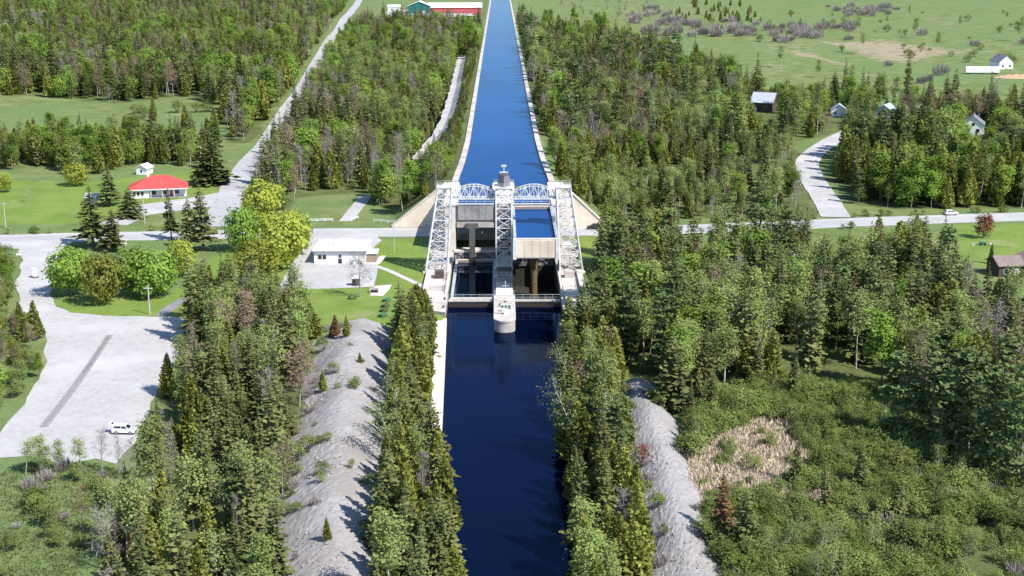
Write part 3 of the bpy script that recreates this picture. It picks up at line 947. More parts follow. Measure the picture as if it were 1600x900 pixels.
# bridge trusses between the tower heads
def truss(s, label):
    x0, x1 = (2.0, 13.45) if s > 0 else (-13.45, -2.0)
    root = thing('truss_bridge', ((x0 + x1) / 2, 341, 22.0), label, 'truss bridge')
    h = (x1 - x0) / 2
    n = 10
    def top(u):
        return 1.25 + 2.0 * (1 - (2 * u - 1) ** 2)
    for y in (-1.6, 1.6):
        for k in range(n):
            u0, u1 = k / n, (k + 1) / n
            a0, a1 = -h + 2 * h * u0, -h + 2 * h * u1
            bar('top_chord', 'steel_white', root, (a0, y, top(u0)), (a1, y, top(u1)), .21)
            bar('upright', 'steel_white', root, (a1, y, 0), (a1, y, top(u1)), .11)
            if k % 2 == 0:
                bar('diagonal', 'steel_white', root, (a0, y, 0), (a1, y, top(u1)), .13)
            else:
                bar('diagonal', 'steel_white', root, (a0, y, top(u0)), (a1, y, 0), .13)
            if k < n - 1 and y > 0:
                bar('lateral', 'steel_white', root, (a1, -1.6, top(u1)), (a1, 1.6, top(u1)), .14)
        bar('bottom_chord', 'steel_white', root, (-h - .1, y, 0), (h + .1, y, 0), .28)
    MB().box(-h, h, -1.3, 1.3, -.05, .05).build('deck', 'steel_blue', root)
truss(-1, 'arched white truss footbridge from the left tower to the centre tower')
truss(1, 'arched white truss footbridge from the centre tower to the right tower')
for s in (-1, 1):
    root = thing('tower_platform', (s * 15.2, 341, TOP), f'white steel platform on the head of the {"left" if s < 0 else "right"} tower', 'platform')
    MB().box(-2.0, 2.0, -2.3, 2.3, .2, .36).build('deck', 'steel_white', root)
    for e in (-1, 1):
        for h in (.36, .9, 1.4):
            bar('rail', 'steel_white', root, (-2, e * 2.2, h), (2, e * 2.2, h), .07)
        for xx in (-2, 0, 2):
            bar('post', 'steel_white', root, (xx, e * 2.2, .36), (xx, e * 2.2, 1.4), .07)

# control cabin
root = thing('control_cabin', (0, 341, TOP), 'small mauve control cabin on top of the centre tower', 'cabin')
MB().box(-2.6, 2.6, -3.1, 3.1, .18, .38).build('platform', 'steel_white', root)
v = [(0, -1.9, .4), (1.75, 0, .4), (0, 1.9, .4), (-1.75, 0, .4), (0, -1.5, 3.3), (1.4, 0, 3.3), (0, 1.5, 3.3), (-1.4, 0, 3.3)]
mesh_obj('wall', v, [(0, 1, 5, 4), (1, 2, 6, 5), (2, 3, 7, 6), (3, 0, 4, 7), (3, 2, 1, 0)], 'cabin_mauve', root)
rf = mesh_obj('roof', [(0, -1.7, 3.32), (1.6, 0, 3.32), (0, 1.7, 3.32), (-1.6, 0, 3.32), (0, 0, 3.75)], [(0, 1, 4), (1, 2, 4), (2, 3, 4), (3, 0, 4), (3, 2, 1, 0)], 'steel_dark', root)
ms = MB().tube((0, 0, 3.6), (0, 0, 6.0), .11).build('mast', 'steel_white', rf)
bar('crossbar', 'steel_white', rf, (-1.1, -.2, 4.0), (1.1, -.2, 4.0), .3)
MB().box(-.65, .65, -.14, .14, 5.35, 5.9).build('horn', 'steel_white', rf)
for e in (-1, 1):
    for xx in np.linspace(-2.5, 2.5, 5):
        bar('rail_post', 'steel_white', root, (xx, e * 3.0, .38), (xx, e * 3.0, 1.45), .07)
    bar('hand_rail', 'steel_white', root, (-2.5, e * 3.0, 1.45), (2.5, e * 3.0, 1.45), .08)
    bar('hand_rail', 'steel_white', root, (-2.5, e * 3.0, .95), (2.5, e * 3.0, .95), .08)

# things on the pier nose
root = thing('signal_mast', (0.2, 308.5, 2.8), 'white signal mast with short crossarms on the pier nose', 'mast')
MB().tube((0, 0, 0), (0, 0, 5.2), .12, .09).build('pole', 'steel_white', root)
bar('crossarm', 'steel_white', root, (-.8, 0, 4.0), (.8, 0, 4.0), .12)
MB().box(-.3, .3, -.3, .3, 0, .25).build('base', 'steel_dark', root)
root = thing('signal_stand', (0.3, 297.6, 2.8), 'white signal stand with three teal lamps at the pier tip', 'signal')
MB().box(-.5, .5, -.4, .4, 0, .6).build('base', 'white_paint', root)
MB().box(-.14, .14, -.12, .12, .6, 1.5).build('post', 'white_paint', root)
bd = MB().box(-1.25, 1.25, -.12, .12, 1.5, 2.4).build('board', 'white_paint', root)
for k in (-1, 0, 1):
    MB().box(k * .8 - .26, k * .8 + .26, -.2, -.125, 1.68, 2.2).build('lamp_panel', 'green_paint', bd)
for i, (bx_, by_, nm) in enumerate(((-1.1, 304.5, 'left'), (1.3, 302.5, 'right'))):
    o = thing('mooring_bollard', (bx_, by_, 2.8), f'dark mooring bollard on the {nm} of the pier nose', 'bollard')
    MB().tube((0, 0, 0), (0, 0, .6), .2, .17).tube((0, 0, .55), (0, 0, .72), .3, .25).build('post', 'steel_dark', o)
railing('railing', [(-2.35, 314.4, 2.8), (2.35, 314.4, 2.8)], 1.2, 'pale railing across the pier behind the signal mast', 'steel_white', 1.4)

# inspection hatches and ladders: small ironwork on the concrete
for i, (x, y, w_, d_, lab) in enumerate(((-1.0, 300.6, .9, .7, 'left hatch on the pier nose'), (1.1, 306.2, .8, .8, 'right hatch on the pier nose'))):
    o = thing('deck_hatch', (x, y, 2.8), 'dark square steel ' + lab, 'hatch')
    MB().box(-w_ / 2, w_ / 2, -d_ / 2, d_ / 2, 0, .08).build('lid', 'steel_dark', o)
    bar('handle', 'steel_white', o, (-.15, 0, .12), (.15, 0, .12), .05)
for s, y, lab in ((-1, 305, 'left'), (1, 303, 'right')):
    o = thing('wall_ladder', (s * 13.6, y, 0), f'dark iron ladder on the {lab} lower lock wall', 'ladder')
    for dy in (-.25, .25):
        bar('rail', 'steel_dark', o, (-s * .1, dy, -.5), (-s * .1, dy, 3.4), .06)
    for k in range(9):
        bar('rung', 'steel_dark', o, (-s * .1, -.25, -.3 + k * .38), (-s * .1, .25, -.3 + k * .38), .04)
for s in (-1, 1):
    o = thing('tower_ladder', (s * 17.6, 336.9, 3.2), f'thin ladder up the front of the {"left" if s < 0 else "right"} tower', 'ladder')
    for dx in (-.22, .22):
        bar('rail', 'steel_white', o, (dx, 0, 0), (dx - s * 2.3, 2.0, 21.2), .06)
    for k in range(28):
        t = k / 28
        bar('rung', 'steel_white', o, (-.22 - s * 2.3 * t, 2 * t, 21.2 * t), (.22 - s * 2.3 * t, 2 * t, 21.2 * t), .045)
# ------------------------------------------------------------------ buildings
def house(name, loc, rz, w, d, h, rise, wall, roof, label, wins=(), door=None, chimney=False, over=.45, cat='house', trim='white_paint'):
    """gabled house, ridge along local x; wins = (face, u, z, width, height)"""
    root = thing(name, loc, label, cat, None, rz)
    a, b = w / 2, d / 2
    v = [(-a, -b, -.3), (a, -b, -.3), (a, b, -.3), (-a, b, -.3), (-a, -b, h), (a, -b, h), (a, b, h), (-a, b, h), (-a, 0, h + rise), (a, 0, h + rise)]
    wl_ = mesh_obj('wall', v, [(0, 1, 5, 4), (2, 3, 7, 6), (1, 2, 6, 9, 5), (3, 0, 4, 8, 7)], wall, root)
    k = rise / b
    t = .16
    rv = []
    for x in (-a - over, a + over):
        rv += [(x, -b - over, h - over * k), (x, 0, h + rise), (x, b + over, h - over * k),
               (x, -b - over, h - over * k + t), (x, 0, h + rise + t), (x, b + over, h - over * k + t)]
    rf = mesh_obj('roof', [(p[0], p[1], p[2] + .02) for p in rv], [(3, 9, 10, 4), (4, 10, 11, 5), (0, 1, 7, 6), (1, 2, 8, 7), (0, 6, 9, 3), (2, 5, 11, 8), (0, 3, 4, 1), (1, 4, 5, 2), (6, 7, 10, 9), (7, 8, 11, 10)], roof, root)
    if chimney:
        MB().box(a * .3, a * .3 + .6, -.1, .5, h + rise * .6, h + rise + .9).build('chimney', 'concrete_grey', rf)
    def opening(nm, face, u, z, ww, hh, mat):
        if face in 'fb':
            s = -1 if face == 'f' else 1
            y = s * b
            q = MB().box(u - ww / 2, u + ww / 2, *sorted((y + s * .005, y + s * .06)), z, z + hh).build(nm, mat, root)
            MB().box(u - ww / 2 - .09, u + ww / 2 + .09, *sorted((y + s * .003, y + s * .035)), z - .09, z + hh + .09).build('frame', trim, q)
        else:
            s = -1 if face == 'l' else 1
            x = s * a
            q = MB().box(*sorted((x + s * .005, x + s * .06)), u - ww / 2, u + ww / 2, z, z + hh).build(nm, mat, root)
            MB().box(*sorted((x + s * .003, x + s * .035)), u - ww / 2 - .09, u + ww / 2 + .09, z - .09, z + hh + .09).build('frame', trim, q)
        return q
    for wn_ in wins:
        opening('window', *wn_, 'glass')
    if door:
        dq = opening('door', *door, 'grey_paint')
    return root

# white flat roofed depot
p = at(491, 412); p2 = at(572, 412)
root = thing('depot_building', ((p.x + p2.x) / 2, p.y, 3.04), 'low white flat roofed depot building in the gravel yard', 'building')
W = (p2.x - p.x) / 2; D = 13.5; Hh = 3.2
MB().box(-W, W, 0, D, 0, Hh).build('wall', 'white_paint', root)
rf = MB().box(-W - .35, W + .35, -.5, D + .4, Hh + .02, Hh + .34).build('roof', 'roof_white', root)
MB().box(-W - .4, W + .4, -.56, -.505, Hh - .05, Hh + .22).build('fascia', 'roof_grey', rf)
MB().box(-2.4, 2.4, 7.4, 11.6, Hh + .36, Hh + 1.0).build('roof_hatch', 'roof_white', rf)
MB().box(1.5, W + .2, 3.0, 12.0, Hh + .36, Hh + .5).build('roof_layer', 'white_paint', rf)
MB().tube((-1.6, 11.9, Hh + .3), (-1.6, 11.9, Hh + 1.6), .15).build('vent_pipe', 'grey_paint', rf)
for u in (-W + 1.55, -W + 2.75):
    q = MB().box(u - .45, u + .45, -.06, -.005, 1.2, 2.3).build('window', 'glass', root)
    MB().box(u - .53, u + .53, -.04, -.003, 1.12, 2.38).build('frame', 'grey_paint', q)
q = MB().box(-.45, .45, -.06, -.005, .02, 1.25).build('door', 'glass', root)
MB().box(-.55, .55, -.04, -.003, .01, 2.5).build('frame', 'grey_paint', q)
q = MB().box(-.3, .3, -.06, -.005, 1.6, 2.3).build('window', 'glass', root)
MB().box(W + .02, W + 2.6, 1.0, 6.0, 0, 2.4).build('side_porch', 'timber', root)
MB().box(W + .0, W + 3.0, .7, 6.4, 2.42, 2.56).build('porch_roof', 'roof_white', root)
for u in (3.2, 5.4):
    o = thing('planter_bush', (root.location.x + u, root.location.y - .9, 3.04), f'{"left" if u < 4 else "right"} small dark bush against the white depot wall', 'bush')
    r_ = random.Random(u)
    mb = MB()
    for _ in range(120):
        c = Vector((r_.gauss(0, .35), r_.gauss(0, .25), abs(r_.gauss(.6, .4))))
        s_ = .16
        mb.add([c + Vector((r_.uniform(-s_, s_), r_.uniform(-s_, s_), r_.uniform(-s_, s_))) for _ in range(3)], [(0, 1, 2)])
    mb.build('crown', 'wood_wall', o)
sheet('concrete_walk', [(root.location.x + W + .3, root.location.y - 1), (root.location.x + W + 3.6, root.location.y - 1), (root.location.x + W + 4.6, root.location.y + 9), (root.location.x + W + 3.2, root.location.y + 9)], 3.07, 'concrete_pale')

# red roofed bungalow: hipped roof, porch on the road side
p = at(243, 309)
root = thing('red_roof_house', (p.x, p.y + 5, float(land(p.x, p.y + 5))), 'white bungalow with bright red hipped roof and shaded porch', 'house', None, R(12))
a, b, h = 9.0, 5.2, 2.9
MB().box(-a, a, -b + 1.6, b, -.3, h).build('wall', 'white_paint', root)
MB().box(-a, -a + 6, -b, -b + 1.58, -.3, h - .03).build('front_wing', 'white_paint', root)
rv = [(-a - .7, -b - .8, h - .1), (a + .7, -b - .8, h - .1), (a + .7, b + .7, h - .1), (-a - .7, b + .7, h - .1), (-2.0, 0, h + 3.7), (3.0, 0, h + 3.7),
      (-a - .7, -b - .8, h - .3), (a + .7, -b - .8, h - .3), (a + .7, b + .7, h - .3), (-a - .7, b + .7, h - .3)]
rf = mesh_obj('roof', [(x, y, z + .25) for x, y, z in rv], [(0, 1, 5, 4), (1, 2, 5), (2, 3, 4, 5), (3, 0, 4), (6, 7, 1, 0), (7, 8, 2, 1), (8, 9, 3, 2), (9, 6, 0, 3), (9, 8, 7, 6)], 'roof_red', root)
MB().box(-a - .75, a + .75, -b - .88, -b - .815, h - .1, h + .2).build('fascia', 'white_paint', rf)
MB().box(-3.6, -2.8, 1.0, 1.8, h + 1.6, h + 4.3).build('chimney', 'white_paint', rf)
for x in (-2.4, 1.4, 5.2, 8.9):
    bar('porch_post', 'white_paint', root, (x, -b - .4, 0), (x, -b - .4, h - .05), .16)
for u in (-7.8, -6.5, -5.2):
    q = MB().box(u - .4, u + .4, -b - .06, -b - .005, 1.0, 2.2).build('window', 'glass', root)
    MB().box(u - .48, u + .48, -b - .04, -b - .003, .92, 2.28).build('frame', 'grey_paint', q)
for u in (-1.5, 2.0, 6.0):
    q = MB().box(u - .7, u + .7, -b + 1.54, -b + 1.595, .9, 2.2).build('window', 'glass', root)
q = MB().box(3.7, 4.6, -b + 1.54, -b + 1.595, .0, 2.1).build('door', 'barn_red', root)
MB().box(-3, a + .5, -b - 1.0, -b + 1.55, -.3, .12).build('porch_floor', 'concrete_grey', root)

p = at(226, 271)
house('garden_shed', (p.x, p.y, p.z), R(78), 5.0, 4.2, 2.4, 1.2, 'white_paint', 'roof_white', 'small white gabled shed behind the red roofed house', [('l', 0, .9, .8, .9)], ('f', 0, 0, 1.0, 2.0), cat='shed')
p = at(145, 317)
house('grey_shed', (p.x, p.y, p.z), R(-5), 3.4, 3.0, 2.2, .9, 'grey_paint', 'roof_metal', 'small grey shed between spruces left of the red roofed house', [('f', -.9, .9, .7, .7)], ('f', .6, 0, .9, 1.9), cat='shed')

# far marina yard
def land_at(px, py):
    p = at(px, py); return (p.x, p.y, p.z)
p = land_at(656, 22)
house('green_workshop', p, R(90), 24, 23, 9, 4.5, 'shop_green', 'roof_white', 'big dark green gabled workshop far off beside the canal', [('l', 3.5, 1.6, 2.2, 2.4)], ('l', -5, 0, 3.4, 3.8), cat='workshop', over=.9)
p = land_at(711, 22)
house('red_barn', p, R(2), 56, 18, 8.0, 4.2, 'barn_red', 'roof_white', 'long red barn with white roof far off beside the canal', [('f', x, 1.4, 1.6, 2.2) for x in (-15, -8, 1, 9, 16)], ('f', -24, 0, 3.2, 3.8), cat='barn', over=.8)
p = land_at(744, 20)
house('white_boathouse', p, R(0), 9, 9, 5.0, 2.0, 'white_paint', 'roof_white', 'white boathouse at the canal end of the red barn', [('f', 2, 1.5, 1.4, 1.6)], ('f', -2, 0, 2.6, 3.2), cat='boathouse')
p = land_at(616, 16)
house('white_storage_shed', p, R(4), 14, 10, 5.0, 2.2, 'white_paint', 'roof_white', 'white storage shed left of the green workshop', [('f', -3, 1.5, 1.6, 1.6)], ('f', 2.5, 0, 3.4, 3.4), cat='shed')
plate('marina_yard', uneven(poly_w([(600, 20), (640, 16), (742, 19), (740, 26), (690, 30), (640, 30), (610, 30)]), 20, 3), 14.6, 'gravel')

# right hand houses
p = land_at(1194, 176)
house('metal_roof_house', p, R(-28), 11, 10, 4.6, 4.2, 'wood_wall', 'roof_metal', 'brown house with steep pale metal roof among the trees', [('r', -1.8, 1.2, 1.2, 1.4), ('r', 1.8, 1.2, 1.2, 1.4), ('f', 2, 1.2, 1.4, 1.2)], ('f', -3, 0, 1.1, 2.1))
p = land_at(1310, 183)
house('small_white_cottage', p, R(75), 8, 7, 3.0, 2.6, 'white_paint', 'roof_metal', 'small white cottage with blue metal roof near the branch road', [('l', 1.5, 1.1, 1.1, 1.1)], ('l', -1.5, 0, 1.0, 2.0))
p = land_at(1384, 183)
house('pale_cottage', p, R(60), 10, 8, 3.4, 2.6, 'grey_paint', 'roof_metal', 'pale cottage half hidden behind trees, right of the small white cottage', [('l', 2, 1.1, 1.2, 1.2), ('b', 2, 1.1, 1.3, 1.2)], ('l', -1.5, 0, 1.0, 2.0))
p = land_at(1520, 207)
house('slate_roof_house', p, R(70), 12, 9, 4.4, 3.4, 'white_paint', 'roof_grey', 'white house with dark slate gable roof at the right', [('l', -2, 1.0, 1.5, 1.6), ('l', 2, 1.0, 1.5, 1.6), ('l', 0, 3.9, 1.2, 1.2)], ('b', 2, 0, 1.0, 2.1), chimney=True)
p = land_at(1564, 108)
house('farm_house', p, R(100), 12, 9.5, 4.6, 3.8, 'white_paint', 'roof_grey', 'white farmhouse behind the long white trailer in the field', [('l', -2.4, 1.0, 1.2, 1.5), ('l', 2.4, 1.0, 1.2, 1.5), ('f', -2, 1.0, 1.3, 1.4), ('f', 3, 1.0, 1.3, 1.4)], ('l', 0, 0, 1.1, 2.1), chimney=True)
p = land_at(1576, 432)
house('brown_cabin', (p[0], p[1] + 3, 3), R(6), 6.5, 7, 3.0, 1.7, 'wood_wall', 'roof_brown', 'dark wooden cabin with mauve brown roof at the lawn edge', [('f', -1.4, 1.0, 1.1, 1.1)], ('f', 1.4, 0, 1.0, 2.0))
house('pink_roof_house', (p[0] + 8.5, p[1] + 2.5, 3), R(96), 11, 9, 3.4, 2.1, 'wood_wall', 'roof_brown', 'larger brown house with pinkish roof beside the dark cabin', [('l', 2, 1.0, 1.3, 1.2), ('f', 0, 1.0, 1.4, 1.2)], ('l', -2, 0, 1.0, 2.0))

# long white trailer
p = at(1534, 117)
root = thing('box_trailer', p, 'long white box trailer parked in the open field', 'trailer', None, R(-2))
bd = MB().box(-10.5, 10.5, -1.6, 1.6, 1.0, 4.5).build('body', 'white_paint', root)
for x in (-10.4, -5.2, 0, 5.2, 10.3):
    MB().box(x - .07, x + .07, -1.67, -1.605, 1.05, 4.45).build('rib', 'grey_paint', bd)
for x in (-8.6, -7.3, 7.0, 8.3):
    for e in (-1, 1):
        MB().tube((x, e * 1.1, .5), (x, e * 1.5, .5), .5, .5, 14).build('wheel', 'tyre', root)
MB().box(-10.2, 10.2, -1.2, 1.2, .7, .98).build('chassis', 'steel_dark', root)
o = kind(mesh_obj('earth_heap', [], [], 'orange_soil'), 'structure', 'low heap of orange soil beside the farmhouse') if False else None
p = at(1590, 123)
v = []; f = []
n1, n2 = 24, 10
for i in range(n1):
    for j in range(n2):
        u = i / (n1 - 1) * 2 - 1; w = j / (n2 - 1) * 2 - 1
        hgt = max(0, 1 - u * u) * max(0, 1 - w * w)
        v.append((p.x + u * 16, p.y + w * 5, p.z - .15 + 2.2 * hgt * (1 + .3 * math.sin(i * 1.9) * math.cos(j * 1.3))))
for i in range(n1 - 1):
    for j in range(n2 - 1):
        f.append((i * n2 + j, (i + 1) * n2 + j, (i + 1) * n2 + j + 1, i * n2 + j + 1))
tag(mesh_obj('soil_heap', v, f, 'orange_soil'), 'low heap of orange soil beside the farmhouse', 'soil heap')

# ------------------------------------------------------------------ cars
def car(name, loc, rz, label, paint='car_white', hatch=False):
    root = thing(name, loc, label, 'car', None, rz)
    root.scale = (.88, .92, .94)
    wd = .92
    side = [(-2.25, .35), (2.2, .35), (2.28, .62), (2.2, .88), (1.25, 1.02), (.35, 1.08), (-2.2, 1.12), (-2.3, .75)]
    v = [(x, y, z) for y in (-wd, wd) for x, z in side]
    n = len(side)
    mesh_obj('body', v, [tuple(range(n)), tuple(range(2 * n - 1, n - 1, -1))] + [(i, i + n, (i + 1) % n + n, (i + 1) % n) for i in range(n)], paint, root)
    low = [(1.2, 1.0), (-2.18, 1.1)]
    rv = [(1.22, -.86, 1.02), (1.22, .86, 1.02), (-2.2, .86, 1.1), (-2.2, -.86, 1.1), (.35, -.68, 1.58), (.35, .68, 1.58), (-1.95, .70, 1.62), (-1.95, -.70, 1.62)]
    cb = mesh_obj('cabin', rv, [(0, 3, 7, 4), (1, 5, 6, 2), (0, 4, 5, 1), (2, 6, 7, 3)], paint, root)
    mesh_obj('roof', [(.42, -.72, 1.6), (.42, .72, 1.6), (-2.0, .74, 1.64), (-2.0, -.74, 1.64), (.3, -.62, 1.67), (.3, .62, 1.67), (-1.9, .64, 1.71), (-1.9, -.64, 1.71)], [(0, 1, 5, 4), (1, 2, 6, 5), (2, 3, 7, 6), (3, 0, 4, 7), (4, 5, 6, 7), (3, 2, 1, 0)], paint, root)
    # glass: windscreen, two side panes per side, rear
    def pane(nm, q, par):
        q = [Vector(p) for p in q]
        nrm = (q[1] - q[0]).cross(q[2] - q[0]).normalized()
        c = sum(q, Vector()) / len(q)
        if (c - Vector((-.6, 0, 1.0))).dot(nrm) < 0:
            nrm = -nrm
        mesh_obj(nm, [p + nrm * .015 for p in q], [tuple(range(len(q)))], 'glass', par)
    pane('windscreen', [(1.16, -.76, 1.08), (1.16, .76, 1.08), (.45, .6, 1.53), (.45, -.6, 1.53)], cb)
    for s in (-1, 1):
        pane('side_window', [(.95, s * .845, 1.12), (-.35, s * .838, 1.14), (-.35, s * .70, 1.54), (.34, s * .70, 1.53)], cb)
        pane('side_window', [(-.45, s * .838, 1.14), (-1.9, s * .832, 1.18), (-1.8, s * .72, 1.54), (-.45, s * .70, 1.54)], cb)
    pane('rear_window', [(-2.17, -.68, 1.2), (-2.17, .68, 1.2), (-2.0, .6, 1.55), (-2.0, -.6, 1.55)], cb)
    for x in (-1.38, 1.42):
        for s in (-1, 1):
            wh = MB().tube((x, s * .72, .34), (x, s * .95, .34), .35, .35, 18).build('wheel', 'tyre', root)
            MB().tube((x, s * .94, .34), (x, s * .965, .34), .21, .21, 12).build('rim', 'rim', wh)
    MB().box(-2.3, 2.24, -.94, .94, .24, .36).build('sill', 'car_trim', root)
    for s in (-1, 1):
        MB().box(2.17, 2.27, *sorted((s * .55, s * .88)), .68, .84).build('headlight', 'lamp_clear', root)
        MB().box(-2.31, -2.2, *sorted((s * .66, s * .9)), .8, 1.05).build('tail_light', 'lamp_red', root)
        MB().box(.75, .95, *sorted((s * .9, s * 1.06)), 1.08, 1.22).build('mirror', paint, root)
        bar('roof_rail', 'rim', root, (.2, s * .6, 1.76), (-1.8, s * .62, 1.8), .04)
    if hatch:
        h = mesh_obj('tailgate', [(-2.0, -.7, 1.66), (-2.0, .7, 1.66), (-2.75, .72, 2.02), (-2.75, -.72, 2.02), (-2.0, -.7, 1.72), (-2.0, .7, 1.72), (-2.75, .72, 2.08), (-2.75, -.72, 2.08)], [(0, 1, 5, 4), (1, 2, 6, 5), (2, 3, 7, 6), (3, 0, 4, 7), (4, 5, 6, 7), (3, 2, 1, 0)], paint, root)
        mesh_obj('tailgate_window', [(-2.12, -.5, 1.79), (-2.12, .5, 1.79), (-2.5, .5, 1.97), (-2.5, -.5, 1.97)], [(0, 1, 2, 3)], 'glass', h)
    return root
p = at(195, 677)
car('parked_car', (p.x, p.y, 3.06), R(-4), 'white estate car with raised tailgate parked on the gravel lot', hatch=True)
p = at(1486, 336)
car('road_car', (p.x, p.y, 3.07), R(6), 'white car on the road at the right, half behind trees')
p = at(933, 358)
car('dark_car', (p.x - 1, p.y, 3.07), R(184), 'dark car on the road beside the right wing wall', 'car_trim')

# ------------------------------------------------------------------ poles, signs, furniture
def pole(px, py, h, label, arm=True, mat='pole_wood', r=.17):
    p = at(px, py)
    root = thing('utility_pole', p, label, 'utility pole')
    MB().tube((0, 0, -.3), (0, 0, h), r, r * .7, 10).build('shaft', mat, root)
    if arm:
        bar('crossarm', mat, root, (-1.0, 0, h - .7), (1.0, 0, h - .7), .14)
        for x in (-.9, -.45, .45, .9):
            MB().tube((x, 0, h - .63), (x, 0, h - .42), .06, .05, 6).build('insulator', 'stone_pale', root)
    return root
pole(234, 491, 6.8, 'pale wooden pole with short crossarm at the parking lot edge', mat='stone_pale')
pole(226, 349, 8.5, 'wooden utility pole in front of the red roofed house')
pole(315, 268, 10, 'wooden utility pole beside the large spruce behind the house')
pole(9, 356, 8, 'wooden utility pole at the far left roadside')
pole(616, 396, 9.5, 'thin grey pole on the lawn left of the lock', False, 'grey_paint', .1)
pole(1426, 308, 14, 'tall leaning grey pole among the roadside cedars at right', False, 'bark_grey', .2)
pole(178, 62, 11, 'far wooden utility pole beside the north road', True) if False else None
pole(517, 62, 11, 'far wooden utility pole on the verge of the north road')

def board_sign(px, py, w, h, z, label, mat='white_paint'):
    p = at(px, py)
    root = thing('road_sign', p, label, 'sign')
    for x in (-w * .35, w * .35):
        bar('post', 'pole_wood', root, (x, .05, -.2), (x, .05, z + h * .5), .12)
    MB().box(-w / 2, w / 2, -.05, .02, z, z + h).build('board', mat, root)
board_sign(191, 386, 2.8, 1.5, .8, 'white board sign behind the round maples near the road')
board_sign(30, 404, 1.4, .6, .9, 'small white sign at the left corner of the lot entrance')
board_sign(307, 463, 1.0, .8, .9, 'small white sign by the dark path right of the lot')
# entrance pillar
p = at(55, 434)
root = thing('entrance_pillar', p, 'white pillar on a dark base standing in the lot entrance', 'pillar')
MB().box(-.75, .75, -.6, .6, 0, .35).build('base', 'steel_dark', root)
MB().prism([(-.45, -.4), (.45, -.4), (.45, .4), (-.45, .4)], .35, 2.2).build('shaft', 'white_paint', root)
MB().box(-.55, .55, -.5, .5, 2.2, 2.45).build('cap', 'white_paint', root)

def table(px, py, rz, label, mat):
    p = at(px, py)
    root = thing('picnic_table', (p.x, p.y, 3.0), label, 'picnic table', None, rz)
    for y in (-.3, -.1, .1, .3):
        MB().box(-1.0, 1.0, y - .09, y + .09, .72, .78).build('table_board', mat, root)
    for y in (-.75, .75):
        MB().box(-1.0, 1.0, y - .15, y + .15, .42, .47).build('bench', mat, root)
    for x in (-.7, .7):
        bar('leg', mat, root, (x, -.7, 0), (x, -.2, .72), .09)
        bar('leg', mat, root, (x, .7, 0), (x, .2, .72), .09)
        bar('support', mat, root, (x, -.85, .4), (x, .85, .4), .08)
table(604, 471, R(60), 'green picnic table at the far end of the lawn row', 'green_paint')
table(602, 480, R(60), 'brown picnic table second in the lawn row', 'timber_dark')
table(600, 487, R(60), 'dark picnic table third in the lawn row', 'timber_dark')
table(598, 495, R(60), 'pale green picnic table nearest in the lawn row', 'green_paint')
table(551, 467, R(20), 'dark picnic table left of the bare lawn tree', 'timber_dark')
# barbecue slab and grill
pl = poly_w([(578, 462), (586, 447), (612, 445), (608, 453), (598, 463)])
kind(plate('barbecue_slab', pl, 3.05, 'concrete_pale'), 'structure')
p = at(585, 457)
root = thing('brick_grill', p, 'low dark brick grill on the slab beside the bare lawn tree', 'grill')
MB().box(-1.1, 1.1, .35, .6, 0, 1.1).build('back', 'stone_pale', root)
for x in (-1.0, 1.0):
    MB().box(x - .12, x + .12, -.5, .35, 0, .9).build('side', 'stone_pale', root)
MB().box(-.88, .88, -.5, .34, .6, .66).build('grate', 'steel_dark', root)
MB().box(-.88, .88, -.45, .33, .02, .2).build('ash_bed', 'steel_dark', root)
p = at(556, 446)
root = thing('information_kiosk', p, 'dark kiosk with white cap beside the bare lawn tree', 'kiosk')
MB().prism([(.9 * math.cos(t), .9 * math.sin(t)) for t in np.linspace(0, 2 * math.pi, 9)[:-1]], 0, 2.0).build('body', 'wood_wall', root)
v = [(1.3 * math.cos(t), 1.3 * math.sin(t), 2.0) for t in np.linspace(0, 2 * math.pi, 9)[:-1]] + [(0, 0, 2.8)]
mesh_obj('cap', v, [(i, (i + 1) % 8, 8) for i in range(8)] + [tuple(range(7, -1, -1))], 'roof_white', root)
# low guard rails by the entrance lane
def rail_px(pts, label):
    P = [tuple(flat(at(*q))) for q in pts]
    railing('guard_rail', P, .9, label, 'white_paint', 2.5, .14)
rail_px([(483, 347), (520, 346)], 'low white guard rail left of the entrance lane')
rail_px([(548, 346), (560, 342)], 'short white guard rail right of the entrance lane')
rail_px([(584, 347), (618, 347)], 'low pale guard rail at the foot of the left wing wall')
# utility cabinet, garden furniture on the right lawn
p = at(1535, 383)
root = thing('garden_cart', p, 'green garden cart with white chairs on the right hand lawn', 'cart')
MB().box(-.9, .9, -.5, .5, .4, .9).build('tub', 'green_paint', root)
for x in (-.6, .6):
    MB().tube((x, -.6, .35), (x, -.5, .35), .35, .35, 12).build('wheel', 'tyre', root)
bar('handle', 'steel_dark', root, (.9, 0, .7), (1.7, 0, 1.1), .07)
for dx, lab in ((-3.0, 'left'), (2.2, 'right')):
    q = thing('garden_chair', (p.x + dx, p.y - .8, 3.0), f'white plastic garden chair on the {lab} of the green cart', 'chair', None, R(30 * dx))
    MB().box(-.28, .28, -.28, .28, .4, .46).build('seat', 'white_paint', q)
    MB().box(-.28, .28, .24, .3, .46, .95).build('backrest', 'white_paint', q)
    for x in (-.25, .25):
        for y in (-.25, .25):
            bar('leg', 'white_paint', q, (x, y, 0), (x, y, .4), .06)
